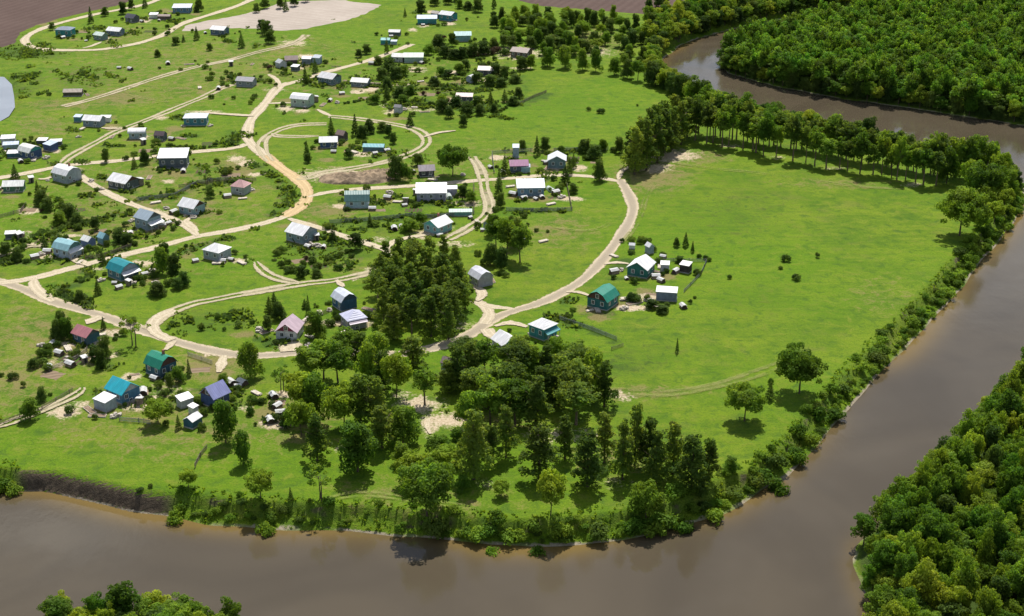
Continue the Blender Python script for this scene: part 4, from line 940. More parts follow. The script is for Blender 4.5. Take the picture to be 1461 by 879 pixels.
# --- village trees
VT = [(722,368,14,8,'grove'),(742,374,13,8,'grove'),(708,356,12,7,'grove'),(700,378,8,6,'darkround'),(735,352,11,7,'darkround'),(716,385,8,6,'darkround'),(232,390,9,6,'round'),(250,398,8.5,6,'darkround'),(236,374,7,5,'darkround'),(262,408,5,5,'darkround'),
 (473,194,8,4,'spruce'),(507,193,9,4,'spruce'),(436,120,8,3.6,'spruce'),(450,104,7,4,'spruce'),(527,190,7,5,'darkround'),(518,196,6,5,'darkround'),(552,76,8,3,'spruce'),(523,77,6,5,'darkround'),(512,82,5,4,'darkround'),
 (130,33,9,4,'spruce'),(150,23,6,4,'darkround'),(176,20,8,5,'darkround'),(188,14,7,4,'darkround'),(207,11,7,4,'spruce'),(75,43,5,4,'darkround'),(281,57,7,4,'spruce'),(345,68,8,4.5,'spruce'),(251,64,5,5,'darkround'),(262,60,4,2.4,'spruce'),(299,72,4.5,3.5,'darkround'),(225,81,4.5,3.5,'darkround'),(284,16,9,5,'darkround'),
 (380,50,9,8,'darkround'),(386,62,8,6,'darkround'),(374,46,8,6,'darkround'),(400,12,9,5,'darkround'),(420,9,9,5,'darkround'),(408,16,7,4,'spruce'),(378,12,8,5,'darkround'),(366,18,6,4,'darkround'),(436,3,8,5,'darkround'),(600,22,10,7,'darkround'),(578,24,5,2.4,'spruce'),(620,8,8,6,'darkround'),(640,6,8,6,'darkround'),(652,2,8,7,'darkround'),(682,17,9,7,'darkround'),(705,12,9,3.5,'spruce'),(668,14,6,6,'darkround'),(656,12,6,5,'round'),
 (555,105,9,7,'darkround'),(565,112,7,7,'darkround'),(545,112,6,6,'darkround'),(575,108,6,6,'round'),(540,92,5,5,'darkround'),(553,128,7,5,'darkround'),(570,138,6,6,'darkround'),(552,142,7,4,'spruce'),(585,135,5,5,'round'),(535,148,5,5,'round'),(575,148,5,5,'round'),
 (625,70,9,8,'darkround'),(635,82,7,6,'darkround'),(648,84,6,6,'bushy'),(660,84,7,6,'darkround'),(675,80,8,7,'darkround'),(690,78,8,7,'darkround'),(705,72,8,6,'darkround'),(718,66,7,6,'darkround'),(645,66,8,5,'darkround'),(730,68,7,6,'darkround'),(612,78,6,6,'round'),
 (690,104,6,6,'darkround'),(708,108,7,6,'darkround'),(720,112,7,6,'darkround'),(680,118,6,6,'darkround'),(664,100,6,5,'darkround'),(656,105,6,6,'round'),(640,112,5,6,'darkround'),(630,108,5,5,'round'),(620,122,5,6,'darkround'),(700,122,6,6,'darkround'),(715,124,5,6,'darkround'),(735,118,5,6,'darkround'),
 (632,160,7,6,'darkround'),(640,168,6,5,'darkround'),(665,165,7,6,'darkround'),(685,164,6,5,'darkround'),(650,152,6,6,'darkround'),(630,150,6,5,'round'),(680,150,5,5,'round'),(720,146,6,4,'spruce'),(732,150,5,5,'darkround'),(740,140,6,4,'darkround'),(705,160,4.5,3,'darkround'),(700,145,5,3,'spruce'),(662,180,6,4,'darkround'),
 (720,250,8,4,'spruce'),(766,222,8,3.4,'spruce'),(778,215,6,5,'darkround'),(745,216,5,4,'darkround'),(818,240,6,3,'spruce'),(806,262,7,4.5,'spruce'),(812,250,7,3.6,'spruce'),(855,258,9,6,'darkround'),(848,226,6,7,'darkround'),(835,218,6,7,'darkround'),(860,215,5,5,'round'),(883,218,7,5,'darkround'),(712,280,7,4,'spruce'),(714,296,6,4,'darkround'),(712,265,6,3,'spruce'),(818,276,4,4,'darkround'),
 (152,232,6,4.5,'darkround'),(207,234,6.5,5,'darkround'),(22,256,6,4,'spruce'),(192,240,5,3,'spruce'),(294,268,9,5,'sparse'),(300,282,5,4,'darkround'),(60,292,6,6,'darkround'),(70,300,5,6,'darkround'),(55,284,7,3.5,'spruce'),(98,312,6,7,'darkround'),(110,322,5,6,'darkround'),(85,322,5,6,'round'),(137,328,5,5,'darkround'),(170,345,5,5,'darkround'),(182,350,4.5,5,'darkround'),(10,365,5,6,'darkround'),(25,372,5,5,'darkround'),(64,352,4,3,'spruce'),
 (147,378,5,3,'spruce'),(140,420,5,3,'spruce'),(115,430,4,4,'darkround'),(225,422,5,6,'darkround'),(255,412,4,5,'darkround'),(218,395,4,3,'spruce'),(385,450,6,4,'spruce'),(392,444,6,4,'spruce'),(398,456,6,5,'darkround'),(383,472,5,4,'darkround'),(435,440,3,2.5,'spruce'),(440,448,6,2,'spruce'),(430,395,4,5,'darkround'),(452,395,3,4,'darkround'),(475,345,5,4,'spruce'),(508,356,6,6,'darkround'),(528,322,4.5,2.6,'spruce'),(583,330,5,7,'round'),(566,256,10,8,'darkround'),(578,258,7,5,'round'),(585,362,7,4,'spruce'),(660,286,6,5,'darkround'),(672,290,5,5,'round'),(596,236,5,6,'darkround'),(588,322,4,3,'darkround'),(600,318,4,5,'round'),
 (90,478,8,5,'darkround'),(82,486,7,4.5,'darkround'),(98,484,7,5,'round'),(150,512,7,5,'darkround'),(135,515,5,5,'darkround'),(145,524,6,4,'darkround'),(60,572,4.5,3.4,'darkround'),(48,525,3,3.4,'darkround'),(242,555,5,3.5,'darkround'),(255,545,5,4.5,'round'),(412,605,4.5,4,'darkround'),(255,612,4,2,'spruce'),(318,552,4,4,'round'),(148,470,4,2,'spruce'),(410,280,0.1,.1,'x'),(270,536,5,1.8,'spruce'),(700,336,8,5,'round'),(965,352,3.5,2.6,'darkround'),(988,360,4,1.6,'spruce'),(970,375,2.4,4,'darkround'),(930,440,3,5,'darkround'),(945,446,2.6,5,'darkround'),
 (900,430,3,4,'darkround'),(640,222,4,3,'spruce'),(585,180,6,4,'spruce'),(545,188,5,5,'darkround'),(555,195,6,4,'darkround'),(562,205,5,4,'darkround'),(438,222,6,3,'spruce'),(440,232,4,4,'darkround'),(497,226,4,5,'darkround')]
NAMEOF = {'spruce': ('spruce_tree', 'pointed dark conifer'), 'darkround': ('garden_tree', 'small dark green tree'), 'round': ('garden_tree', 'small mid-green tree'), 'bright': ('garden_tree', 'small bright tree'), 'grove': ('broadleaf_tree', 'big deep green tree'), 'sparse': ('garden_tree', 'thin dark tree')}
for x, y, h, w, kd in VT:
    if kd == 'x': continue
    if kd == 'bushy': kd = 'darkround'
    nm, ph_ = NAMEOF[kd]
    if y > 200: ph_ = ph_.replace('small', 'compact' if w > 4.4 else 'little')
    if y < 200 and kd != 'spruce': w *= 1.18; h *= .9
    tree(kd, nm, x, y, h, w, phrase=ph_, group='trees scattered through the village')

# --- riverside trees at the top
TOPF = [(781,95,10,8),(806,97,11,9),(831,100,11,7),(850,102,11,7),(877,107,9,7),(895,112,10,7),(910,115,10,7),(929,120,8,7),(947,127,7,6),(745,100,7,7),(757,98,7,6)]
for x, y, h, w in TOPF: tree(random.choice(['round','darkround','grove']),'broadleaf_tree',x,y,h,w,phrase='edge tree casting shade on the grass',group='riverside trees along the upper bend')
def scatter(poly, n, dmin, seed):
    rg = random.Random(seed); xs_ = [p[0] for p in poly]; ys_ = [p[1] for p in poly]; wp = [P(*p)[:2] for p in poly]; pts = []
    X0, X1 = min(p[0] for p in wp), max(p[0] for p in wp); Y0, Y1 = min(p[1] for p in wp), max(p[1] for p in wp)
    for _ in range(n * 60):
        if len(pts) >= n: break
        x, y = rg.uniform(X0, X1), rg.uniform(Y0, Y1)
        if not inside(np.array([x]), np.array([y]), wp)[0]: continue
        if any((x - a)**2 + (y - b_)**2 < dmin * dmin for a, b_ in pts): continue
        pts.append((x, y))
    return pts
for i, (x, y) in enumerate(scatter([(700,35),(735,18),(800,25),(860,28),(935,35),(935,75),(925,105),(860,88),(780,84),(720,60)], 92, 5.4, 5)):
    kd = random.choice(['round','darkround','darkround','round','bright'])
    tree(kd,'broadleaf_tree',0,0,random.uniform(5.5,9.5),random.uniform(5,8),phrase={'bright':'bright scattered tree','round':'mid-green scattered tree','darkround':'dark scattered tree','grove':'deep green scattered tree'}[kd],group='trees of the riverside orchard',xy=(x, y))
bk = smooth_line(WP(bank_main[41:]), 5.0)
n_ = 0
for row, off in enumerate((3.5, 10, 17, 24)):
    for k in range(0, len(bk) - 1, 1):
        p = bk[k]; tn = bk[min(k + 1, len(bk) - 1)] - bk[k]; tn = tn / (np.linalg.norm(tn) + 1e-9); nrm = np.array([-tn[1], tn[0]])
        q = p + nrm * off
        if not inside(np.array([q[0]]), np.array([q[1]]), poly_main)[0]: q = p - nrm * off
        u, v = PIX(q[0], q[1])
        if v > 80 and row > 1: continue
        if u < 925 or u > 1330 or v < -40: continue
        if row >= 2 and u > 1180: continue
        q = q + RNG.normal(size=2) * .8
        tree(random.choice(['forest','forest','darkround']),'riverside_tree',0,0,random.uniform(9,13) if row else random.uniform(8,11),random.uniform(7.5,9.5),label='dense tree in the unbroken riverside strip above the upper channel',group='dense riverside strip',xy=tuple(q)); n_ += 1
for x, y, h, w in [(985,18,8,7),(968,14,8,7),(995,10,8,7),(1010,20,9,8),(940,10,7,7),(948,4,7,7),(925,12,6,6),(1000,28,9,8),(978,34,10,8),(958,46,10,8),(1022,14,10,8)]:
    tree('darkround','broadleaf_tree',x,y,h,w,phrase='dark tree beside the field corner',group='trees at the far field corner')

# --- woods across the water: the 300 that show largest stand alone, the rest is one mass
def wood_points(poly, x0, x1, y0, y1, step, seed):
    rg = np.random.default_rng(seed); pts = []
    row = 0
    for y in np.arange(y0, y1, step * .87):
        for x in np.arange(x0, x1, step):
            pts.append((x + (row % 2) * step / 2 + rg.normal() * step * .2, y + rg.normal() * step * .2))
        row += 1
    A = np.array(pts); s = signed(A[:, 0], A[:, 1], poly)
    u, v = PIX(A[:, 0], A[:, 1], 6.)
    k = (s > .6) & (u > -60) & (u < PW + 60) & (v > -50) & (v < PH + 75)
    return A[k], s[k], u[k], v[k]
A1, s1_, u1, v1 = wood_points(poly_near, -160, 160, 200, 430, 4.8, 3)
A2, s2_, u2, v2 = wood_points(poly_far, 20, 380, 520, 940, 6.2, 4)
nearcount = 0
for (x, y), s, u, v in zip(A1, s1_, u1, v1):
    if s > 60: continue
    nearcount += 1
    low = u < 500
    if low and not 78 < u < 345: continue
    h = RNG.uniform(6.5, 14) * (.8 if s < 4 else 1.) * (.85 if low else 1)
    edge = s < 7
    tree(str(RNG.choice(['forest','grove','darkround','bright'], p=[.68,.14,.1,.08])),'woodland_tree',0,0,h,RNG.uniform(4.2,7.6),xy=(x, y),
         label=('leafy treetop rising into view at the bottom left edge' if low else ('leafy tree at the water edge of the lower right wood' if edge else 'leafy crown inside the dense lower right wood')),
         group=('treetops at the bottom left' if low else ('water edge trees of the lower right wood' if edge else 'inner trees of the lower right wood')))
order = np.argsort(-np.array([ppm(v) for v in v2]) - 0.6 * (s2_ < 7))
cnt = 0; rest = []
for i in order:
    (x, y), s, u, v = A2[i], s2_[i], u2[i], v2[i]
    if u > PW + 25 or v < -25: rest.append(i); continue
    if cnt < 298 - nearcount:
        edge = s < 7; cnt += 1
        o = tree(str(RNG.choice(['forest','grove','darkround'], p=[.74,.14,.12])),'woodland_tree',0,0,RNG.uniform(8,14.5) * (.85 if s < 4 else 1),RNG.uniform(6,9.2),xy=(x, y),
             label='leafy tree at the water edge of the far upper right wood' if edge else 'leafy crown in the near part of the far upper right wood',
             group='water edge trees of the far wood' if edge else 'inner trees of the far wood')
    else: rest.append(i)
fe = smooth_line(WP([p for p in bank_far if p[0] < 1600][0:14]), 4.6)
for p, q_ in zip(fe[:-1], fe[1:]):
    tn = (q_ - p) / (np.linalg.norm(q_ - p) + 1e-9); nrm = np.array([-tn[1], tn[0]]); c_ = p + nrm * 1.6
    if not inside(np.array([c_[0]]), np.array([c_[1]]), poly_far)[0]: c_ = p - nrm * 1.6
    u, v = PIX(c_[0], c_[1])
    if u > PW + 20: continue
    tree(str(RNG.choice(['forest','darkround'])),'overhanging_tree',0,0,RNG.uniform(6.5,10),RNG.uniform(6.5,8.5),xy=tuple(c_),label='low leafy tree overhanging the water along the far wood',group='trees overhanging the water at the far wood')
VV, FF, nv = [], [], 0
protos = []
for cm, tm in PROTO['farforest'][0]:
    v_ = np.empty(len(cm.vertices) * 3, np.float32); cm.vertices.foreach_get('co', v_); f_ = np.empty(len(cm.loops), np.int32); cm.loops.foreach_get('vertex_index', f_)
    protos.append((v_.reshape(-1, 3), f_.reshape(-1, 4)))
for i in rest:
    x, y = A2[i]; v_, f_ = protos[RNG.integers(len(protos))]; a = RNG.uniform(0, 6.28); sx = RNG.uniform(.62, 1.16); sz = RNG.uniform(.6, 1.2)
    c_, s_ = math.cos(a) * sx, math.sin(a) * sx
    q = np.stack([v_[:, 0]*c_ - v_[:, 1]*s_ + x, v_[:, 0]*s_ + v_[:, 1]*c_ + y, v_[:, 2]*sz - .6], 1)
    VV.append(q); FF.append(f_ + nv); nv += len(q)
def mass(pts):
    vv, ff, n = [], [], 0
    for x, y in pts:
        v_, f_ = protos[RNG.integers(len(protos))]; a = RNG.uniform(0, 6.28); sx = RNG.uniform(.7, 1.16); sz = RNG.uniform(.6, 1.15)
        c_, s_ = math.cos(a) * sx, math.sin(a) * sx
        vv.append(np.stack([v_[:, 0]*c_ - v_[:, 1]*s_ + x, v_[:, 0]*s_ + v_[:, 1]*c_ + y, v_[:, 2]*sz - .6], 1)); ff.append(f_ + n); n += len(v_)
    return np_mesh('forest', np.concatenate(vv), np.concatenate(ff), [M['leaf_far']])
# the same woods carried on a little way past the edge of the picture
rgx = np.random.default_rng(8); B = np.stack([rgx.uniform(90, 260, 2600), rgx.uniform(215, 430, 2600)], 1)
B = B[(signed(B[:, 0], B[:, 1], poly_near) > 2)]; ub, vb = PIX(B[:, 0], B[:, 1], 6.); B = B[(ub > PW + 62) & (ub < PW + 520)]; keep = []
for q in B:
    if all((q[0]-k_[0])**2 + (q[1]-k_[1])**2 > 42 for k_ in keep): keep.append(q)
tag(link('forest', mass(keep)), 'leafy wood carrying on beyond the lower right edge', 'forest', kind='stuff')
fo = link('forest', np_mesh('forest', np.concatenate(VV), np.concatenate(FF), [M['leaf_far']]))
tag(fo, 'dense green wood filling the far upper right corner beyond the river', 'forest', kind='stuff')

# --- bushes on the river bank
bline = smooth_line(WP([(244,740)] + bank_main[7:39]), 1.0)
acc = 0; placed = 0
G2 = 'willow bushes along the river bank'
k = 0
STEP = len(bline) / 250.
kf = 0.
while k < len(bline) - 1 and placed < 285:
    p = bline[k]; tn = bline[k + 1] - p; tn /= np.linalg.norm(tn) + 1e-9; nrm = np.array([-tn[1], tn[0]])
    off = RNG.choice([RNG.uniform(.8, 2.2), RNG.uniform(2.2, 4.4), RNG.uniform(4., 6.6)], p=[.40, .35, .25])
    q = p + nrm * off
    if not inside(np.array([q[0]]), np.array([q[1]]), poly_main)[0]: q = p - nrm * off
    u, v = PIX(q[0], q[1], -3)
    gap = 510 < u < 560 and RNG.random() < .4
    if not gap:
        big = RNG.random() < .3
        h = RNG.uniform(3., 4.8) if big else RNG.uniform(1.4, 2.8)
        if u < 620: h *= .62
        if u > 1150: h *= .66
        else: h *= .82
        bush(random.choice(['willow','willow','bush']), 'bank_bush', q[0], q[1], h, h * RNG.uniform(1.3, 2.0), label='leafy green bush on the river bank slope' if not big else 'tall leafy bush on the river bank slope', group=G2)
        placed += 1
    kf += STEP * RNG.uniform(.6, 1.4); k = int(kf)
for x, y, h, w in [(378,752,4,5),(704,779,3.6,4.6),(767,781,4,4.6),(935,755,4,6),(975,748,4.4,6),(1020,735,4.5,6),(1112,692,5,5.6),(1140,655,4.5,5),(1160,630,4,5),(1195,590,3.4,5),(250,735,4,5),(15,695,3.6,6),(2,692,4,6),(-10,695,4,6),(1098,560,2,2),(1165,600,4,5),(1185,570,4,5),(1375,375,4,5),(1390,355,4.5,5),(1405,340,4.5,5),(1352,400,3.5,4),(1425,322,5,5),(1440,305,5,5),(1450,285,5,5)]:
    h *= .82; w *= .88; b_ = P(x, y, -2.5); bush('willow' if h < 4.8 else 'bush','bank_bush', b_[0], b_[1], h, w, phrase='big rounded bank bush')

# --- bushes of the village plots
CL = [(250,330,60,25,6),(560,270,60,14,5),(600,150,80,30,10),(430,110,60,20,8),(680,95,60,20,8),(130,335,62,26,13),(60,300,34,16,8),(20,350,20,14,6),(215,395,40,18,9),(215,218,62,14,13),(330,240,30,18,7),(350,118,40,10,8),(490,206,34,12,10),(565,142,60,22,18),(640,128,50,24,18),(700,112,45,18,14),(600,92,38,12,9),(398,98,24,8,6),(230,42,50,12,10),(325,115,36,10,7),(110,52,32,8,6),
 (640,282,36,10,5),(712,290,6,26,5),(790,270,22,14,7),(805,226,34,12,7),(865,218,22,8,4),(905,348,22,10,5),(930,428,26,12,5),(420,378,46,20,12),(320,460,44,16,7),(100,505,50,20,9),(230,570,50,22,9),(330,565,18,20,4),(385,590,32,30,9),(705,365,26,16,6),(480,378,30,16,5),(45,210,40,12,6),(170,185,60,12,6),(280,100,60,16,8),(330,140,40,12,6),(520,330,60,14,6),(780,320,60,20,6),(870,150,60,16,3),(1050,380,120,60,5),(170,480,60,20,4),(60,540,60,30,6),(660,60,50,10,7),(730,90,34,10,7)]
for cx_, cy_, rx, ry, n in CL:
    for _ in range(n):
        for _t in range(12):
            a, f = random.uniform(0, 6.28), random.random() ** .5
            x, y, _z = P(cx_ + rx * f * math.cos(a), cy_ + ry * f * math.sin(a))
            if all((x - hx)**2 + (y - hy)**2 > (hr + 1.2)**2 for hx, hy, hr in HOUSES): break
        kd = random.choices(['bushdark','bush','bushbrown'], [.55, .38, .07])[0]
        h = random.uniform(.9, 2.6); w = h * random.uniform(1.0, 1.6)
        bush(kd, 'garden_bush', x, y, h, w, phrase={'bushdark':'dark green','bush':'mid-green','bushbrown':'brownish'}[kd] + (' low' if h < 1.5 else ' tall' if h > 2.1 else '') + ' bush', group='bushes dotted over the village plots')
ynum = 0
for hx, hy, hr in HOUSES:
    for _ in range(4 if hr > 2.6 else 2):
        if ynum >= 285: break
        a = random.uniform(0, 6.28); d = hr + random.uniform(1.2, 5.5); h = random.uniform(.8, 2.4)
        bush(random.choice(['bushdark','bushdark','bush']), 'yard_shrub', hx + math.cos(a) * d * 1.2, hy + math.sin(a) * d, h, h * random.uniform(1., 1.6), phrase='yard shrub', group='shrubs growing against the houses'); ynum += 1
for i in range(16):
    x = 620 + 7.4 * i + random.uniform(-2, 2); b_ = P(x, 80 - abs(i - 8) * .5 + random.uniform(-3, 2)); bush(random.choice(['bushbrown','bushbrown','bushdark']), 'thicket_bush', b_[0], b_[1], random.uniform(2.5, 4.5), random.uniform(4, 6), phrase='brownish thicket bush')
# hedge lines: single bushes set close together
HED = [[(35,345),(80,330),(130,318),(185,302)],[(205,212),(240,208),(290,212)],[(560,150),(620,150),(680,155),(720,158)],[(540,131),(600,128),(660,129)],[(480,150),(520,143),(556,130)],[(350,262),(300,258)],[(0,372),(40,374),(80,372)],[(640,268),(672,264)],[(100,352),(140,342),(165,335),(195,350)],[(118,402),(150,392),(175,374)],[(90,412),(95,425),(120,435)],[(390,372),(410,385),(430,392),(460,382),(480,368),(500,358)],[(60,330),(45,345),(30,360)],[(1000,368),(1012,372)],[(610,310),(640,306)],[(240,212),(300,210),(335,200)],[(730,150),(705,165)],[(225,690),(200,700)]]
for hl in HED:
    pl = smooth_line([P(*p) for p in hl], 2.2)
    for p in pl[::1]:
        if random.random() < .75: bush(random.choice(['bushdark','bush']), 'hedge_bush', p[0] + random.uniform(-.4,.4), p[1] + random.uniform(-.4,.4), random.uniform(.8,1.7), random.uniform(1.6,2.6), phrase='close-set hedge bush', group='hedges round the plots')

# --- long grass and weeds: ground cover nobody could count
def tufts(n, xr, yr, cond, s0, s1, mat, name, label):
    x = RNG.uniform(*xr, n); y = RNG.uniform(*yr, n); z, sm, sf, sn, _ = height(x, y)
    k = cond(x, y, z, sm, sf, sn); x, y, z = x[k], y[k], z[k]; m = len(x)
    s = RNG.uniform(s0, s1, m); V = []
    for j in range(5):
        a = RNG.uniform(0, 6.28, m); t_ = RNG.uniform(.35, .95, m); dx, dy = np.cos(a), np.sin(a)
        cx_ = x + RNG.normal(size=m) * s * .5; cy_ = y + RNG.normal(size=m) * s * .5
        w = s * .45; h = s * RNG.uniform(.5, 1., m)
        V.append(np.stack([np.stack([cx_ - dy*w, cy_ + dx*w, z - .03], 1), np.stack([cx_ + dy*w, cy_ - dx*w, z - .03], 1),
                           np.stack([cx_ + dy*w*.7 + dx*h*t_, cy_ - dx*w*.7 + dy*h*t_, z + h], 1), np.stack([cx_ - dy*w*.6 + dx*h*t_, cy_ + dx*w*.6 + dy*h*t_, z + h*.9], 1)], 1))
    V = np.stack(V, 1).reshape(-1, 3)
    return tag(link(name, np_mesh(name, V, np.arange(len(V)).reshape(-1, 4), [M[mat]])), label, 'grass', kind='stuff')
def c_bank(x, y, z, sm, sf, sn): 
    u, v = PIX(x, y); return (sm > .4) & (sm < 7.5) & (z > -3.75) & ~((u < 238) & (u > 25))
tufts(130000, (-130, 330), (235, 640), c_bank, .25, .62, 'leaf_bank', 'bank_grass', 'rank green weeds covering the river bank slope')
nf_ = lambda x, y: (wob(x, y, 1.3) + wob(y, x, 3.1) * .6) > .55
def inplots(x, y):
    u, v = PIX(x, y); return (patch(DARK, u, v) + .25 * wob(x, y, 2.) > .5) & ~((u > 830) & (v > 215)) & ~((u > 745) & (v > 95) & (v < 215))
tufts(90000, (-300, 200), (265, 800), lambda x, y, z, sm, sf, sn: (sm > 7) & (z > -.05) & inplots(x, y) & (PIX(x, y)[0] > -20) & (PIX(x, y)[0] < PW + 20), .3, .75, 'leaf_bush', 'tall_grass', 'rank weeds and taller grass in the village plots')

sc_ = lambda x, y, z, sm, sf, sn: (sm > 7) & (z > -.05) & (patch(DARK, *PIX(x, y)) + .3 * wob(x, y, 3.) > .64) & ~((PIX(x, y)[0] > 830) & (PIX(x, y)[1] > 215)) & ~((PIX(x, y)[0] > 745) & (PIX(x, y)[1] < 215))
tufts(110000, (-300, 200), (300, 800), sc_, .6, 1.5, 'leaf_dark', 'scrub', 'dark low scrub and rank growth along the plot edges')
# ------------------------------------------------------------------ yard clutter
def proto_obj(fn):
    return fn
PILES = {}
def make_woodpile():
    b = MB(); rg = random.Random(3)
    for r_ in range(4):
        for c_ in range(6 - r_):
            b.tube([(-1.1 + rg.uniform(-.1,.1), -.8 + c_*.3 + r_*.15, .15 + r_*.27), (1.1 + rg.uniform(-.1,.1), -.8 + c_*.3 + r_*.15, .15 + r_*.27)], [.15, .14], 7)
    q = MB().prism([(-.75,.9),(-.2,1.3),(.4,1.3),(.95,.85),(.95,.80),(.4,1.24),(-.2,1.24),(-.75,.84)], -1.25, 1.1)
    return [('logs', b.mesh('logs', M['log'])), ('cover', q.mesh('cover', M['tarp']))]
def make_boards():
    b = MB(); rg = random.Random(4)
    for z in range(4):
        for j in range(5):
            o = rg.uniform(-.25, .25); b.box(-1.7 + o, 1.7 + o, -.75 + j*.3, -.5 + j*.3 + rg.uniform(0,.03), .12 + z*.11, .19 + z*.11)
    q = MB().box(-1.2,-1.0,-.8,.8,0,.12).box(1.0,1.2,-.8,.8,0,.12)
    return [('boards', b.mesh('boards', M['wood_pale'])), ('bearer', q.mesh('bearer', M['wood']))]
def make_rubble():
    b = MB(); rg = random.Random(5)
    for i in range(26):
        a, f = rg.uniform(0, 6.28), rg.random() ** .6 * 1.3; s = rg.uniform(.18, .42); x, y = math.cos(a)*f, math.sin(a)*f; z = max(0, .7 - f*.5) * rg.random()
        i0 = len(b.v); b.box(x-s, x+s*rg.uniform(.6,1.2), y-s*.8, y+s*rg.uniform(.6,1), z-.1, z+s*1.1)
        w = rg.uniform(0, 3)
        for k in range(i0, len(b.v)):
            vx, vy, vz = b.v[k]; b.v[k] = (x + (vx-x)*math.cos(w) - (vy-y)*math.sin(w) + rg.uniform(-.06,.06), y + (vx-x)*math.sin(w) + (vy-y)*math.cos(w) + rg.uniform(-.06,.06), vz + rg.uniform(-.06,.06))
    return [('stones', b.mesh('stones', M['rubble']))]
def make_hut():
    b = MB().box(-.8,.8,-.7,.7,0,1.9); q = MB().prism([(-.95,1.85),(.95,2.25),(.95,2.33),(-.95,1.93)], -1.0, 1.0); d = MB().box(-.35,.35,-.74,-.705,.05,1.7)
    return [('wall', b.mesh('wall', M['wood'])), ('roof', q.mesh('roof', M['tarp'])), ('door', d.mesh('door', M['dark']))]
def make_bed():
    b = MB().box(-2,2,-.6,.6,-.1,.22); q = MB().box(-2.08,2.08,-.68,-.602,-.1,.3).box(-2.08,2.08,.602,.68,-.1,.3).box(-2.08,-2.002,-.6,.6,-.1,.3).box(2.002,2.08,-.6,.6,-.1,.3)
    return [('soil', b.mesh('soil', M['soil'])), ('edging', q.mesh('edging', M['wood_pale']))]
def make_tunnel():
    prof = [(1.3*math.cos(a), 1.5*math.sin(a)) for a in np.linspace(math.pi, 0, 9)]
    b = MB().prism(prof, -2.4, 2.4); q = MB()
    for x in (-2.4,-1.2,0,1.2,2.4):
        q.tube([(x, 1.33*math.cos(a), 1.53*math.sin(a)) for a in np.linspace(math.pi, 0, 9)], [.04]*9, 4)
    return [('film', b.mesh('film', M['greenhouse'])), ('hoops', q.mesh('hoops', M['white']))]
KINDS = {'woodpile': (make_woodpile(), 'woodpile', 'covered log pile'), 'board_stack': (make_boards(), 'boards', 'stack of pale boards'), 'rubble_heap': (make_rubble(), 'rubble', 'heap of pale rubble'),
         'outhouse': (make_hut(), 'outhouse', 'tiny wooden outhouse'), 'garden_bed': (make_bed(), 'garden bed', 'board-edged garden bed'), 'greenhouse': (make_tunnel(), 'greenhouse', 'low pale greenhouse tunnel')}
def clutter(kind, px, py, sc=1., rz=None):
    parts, cat, ph = KINDS[kind]; x, y, _ = P(px, py)
    for hx, hy, hr in HOUSES:
        d = math.hypot(x - hx, y - hy); need = hr * .95 + 1.6 * sc
        if d < need: x, y = hx + (x - hx) / (d + 1e-6) * need, hy + (y - hy) / (d + 1e-6) * need
    r = tag(link(kind, None), None, cat, 'clutter in the village yards'); r.location = (x, y, 0); r.rotation_euler.z = rz if rz is not None else random.uniform(0, 3.14); r.scale = (sc, sc, sc)
    for n, me in parts: link(n, me, r)
    PLACED.append((r, x, y, ph)); return r
SPOTS = [(188,316),(241,320),(230,324),(222,290),(237,298),(248,305),(279,374),(318,374),(345,376),(330,372),(207,393),(216,389),(188,405),(170,412),(184,407),(222,404),(58,364),(68,361),(50,369),(30,337),(22,341),(100,347),(325,282),(346,284),(356,272),(213,254),(262,242),(130,259),(200,264),
 (447,342),(440,354),(452,352),(462,354),(553,284),(556,276),(568,289),(579,291),(563,328),(573,325),(640,290),(636,282),(728,267),(733,279),(744,281),(768,281),(786,272),(793,277),(801,282),(786,292),(777,231),(782,240),(876,366),(886,386),(936,397),(930,388),(943,402),(905,433),(890,441),(895,428),(926,430),(940,439),(966,389),(946,368),(876,390),
 (240,546),(255,541),(205,562),(200,577),(165,594),(139,594),(128,586),(330,548),(340,553),(346,548),(60,494),(75,492),(85,506),(96,513),(70,527),(101,522),(121,517),(370,472),(381,474),(437,457),(452,462),(470,443),(527,442),(536,452),(366,562),(391,567),(396,582),(386,602),(401,592),(530,92),(496,117),(481,147),(461,150),(471,145),(451,145),(488,135),(576,157),(592,154),(606,160),(616,152),(600,117),(620,112),
 (45,260),(30,232),(66,226),(205,206),(245,200),(258,198),(300,180),(160,196),(112,196),(186,100),(170,98),(240,92),(270,92),(330,94),(360,92),(285,126),(312,128),(545,216),(505,218),(476,218),(660,250),(590,246),(700,240),(820,232),(690,330),(735,338),(745,345),(775,345)]
for x, y in SPOTS:
    k_ = random.choices(['woodpile','board_stack','rubble_heap','outhouse','garden_bed','greenhouse'], [.33,.20,.22,.11,.12,.02])[0]
    clutter(k_, x, y, random.uniform(.8, 1.25))

crnd = random.Random(9)
for hx, hy, hr in HOUSES:
    if hr < 2.6: continue
    for _ in range(2 if hy < 520 else 1):
        u, v = PIX(hx + crnd.uniform(-1, 1) * (hr + 4), hy + crnd.uniform(-1, .6) * (hr + 4))
        clutter(crnd.choices(['woodpile','board_stack','rubble_heap','garden_bed','outhouse'], [.36,.24,.24,.1,.06])[0], u, v, crnd.uniform(.6, 1.1))

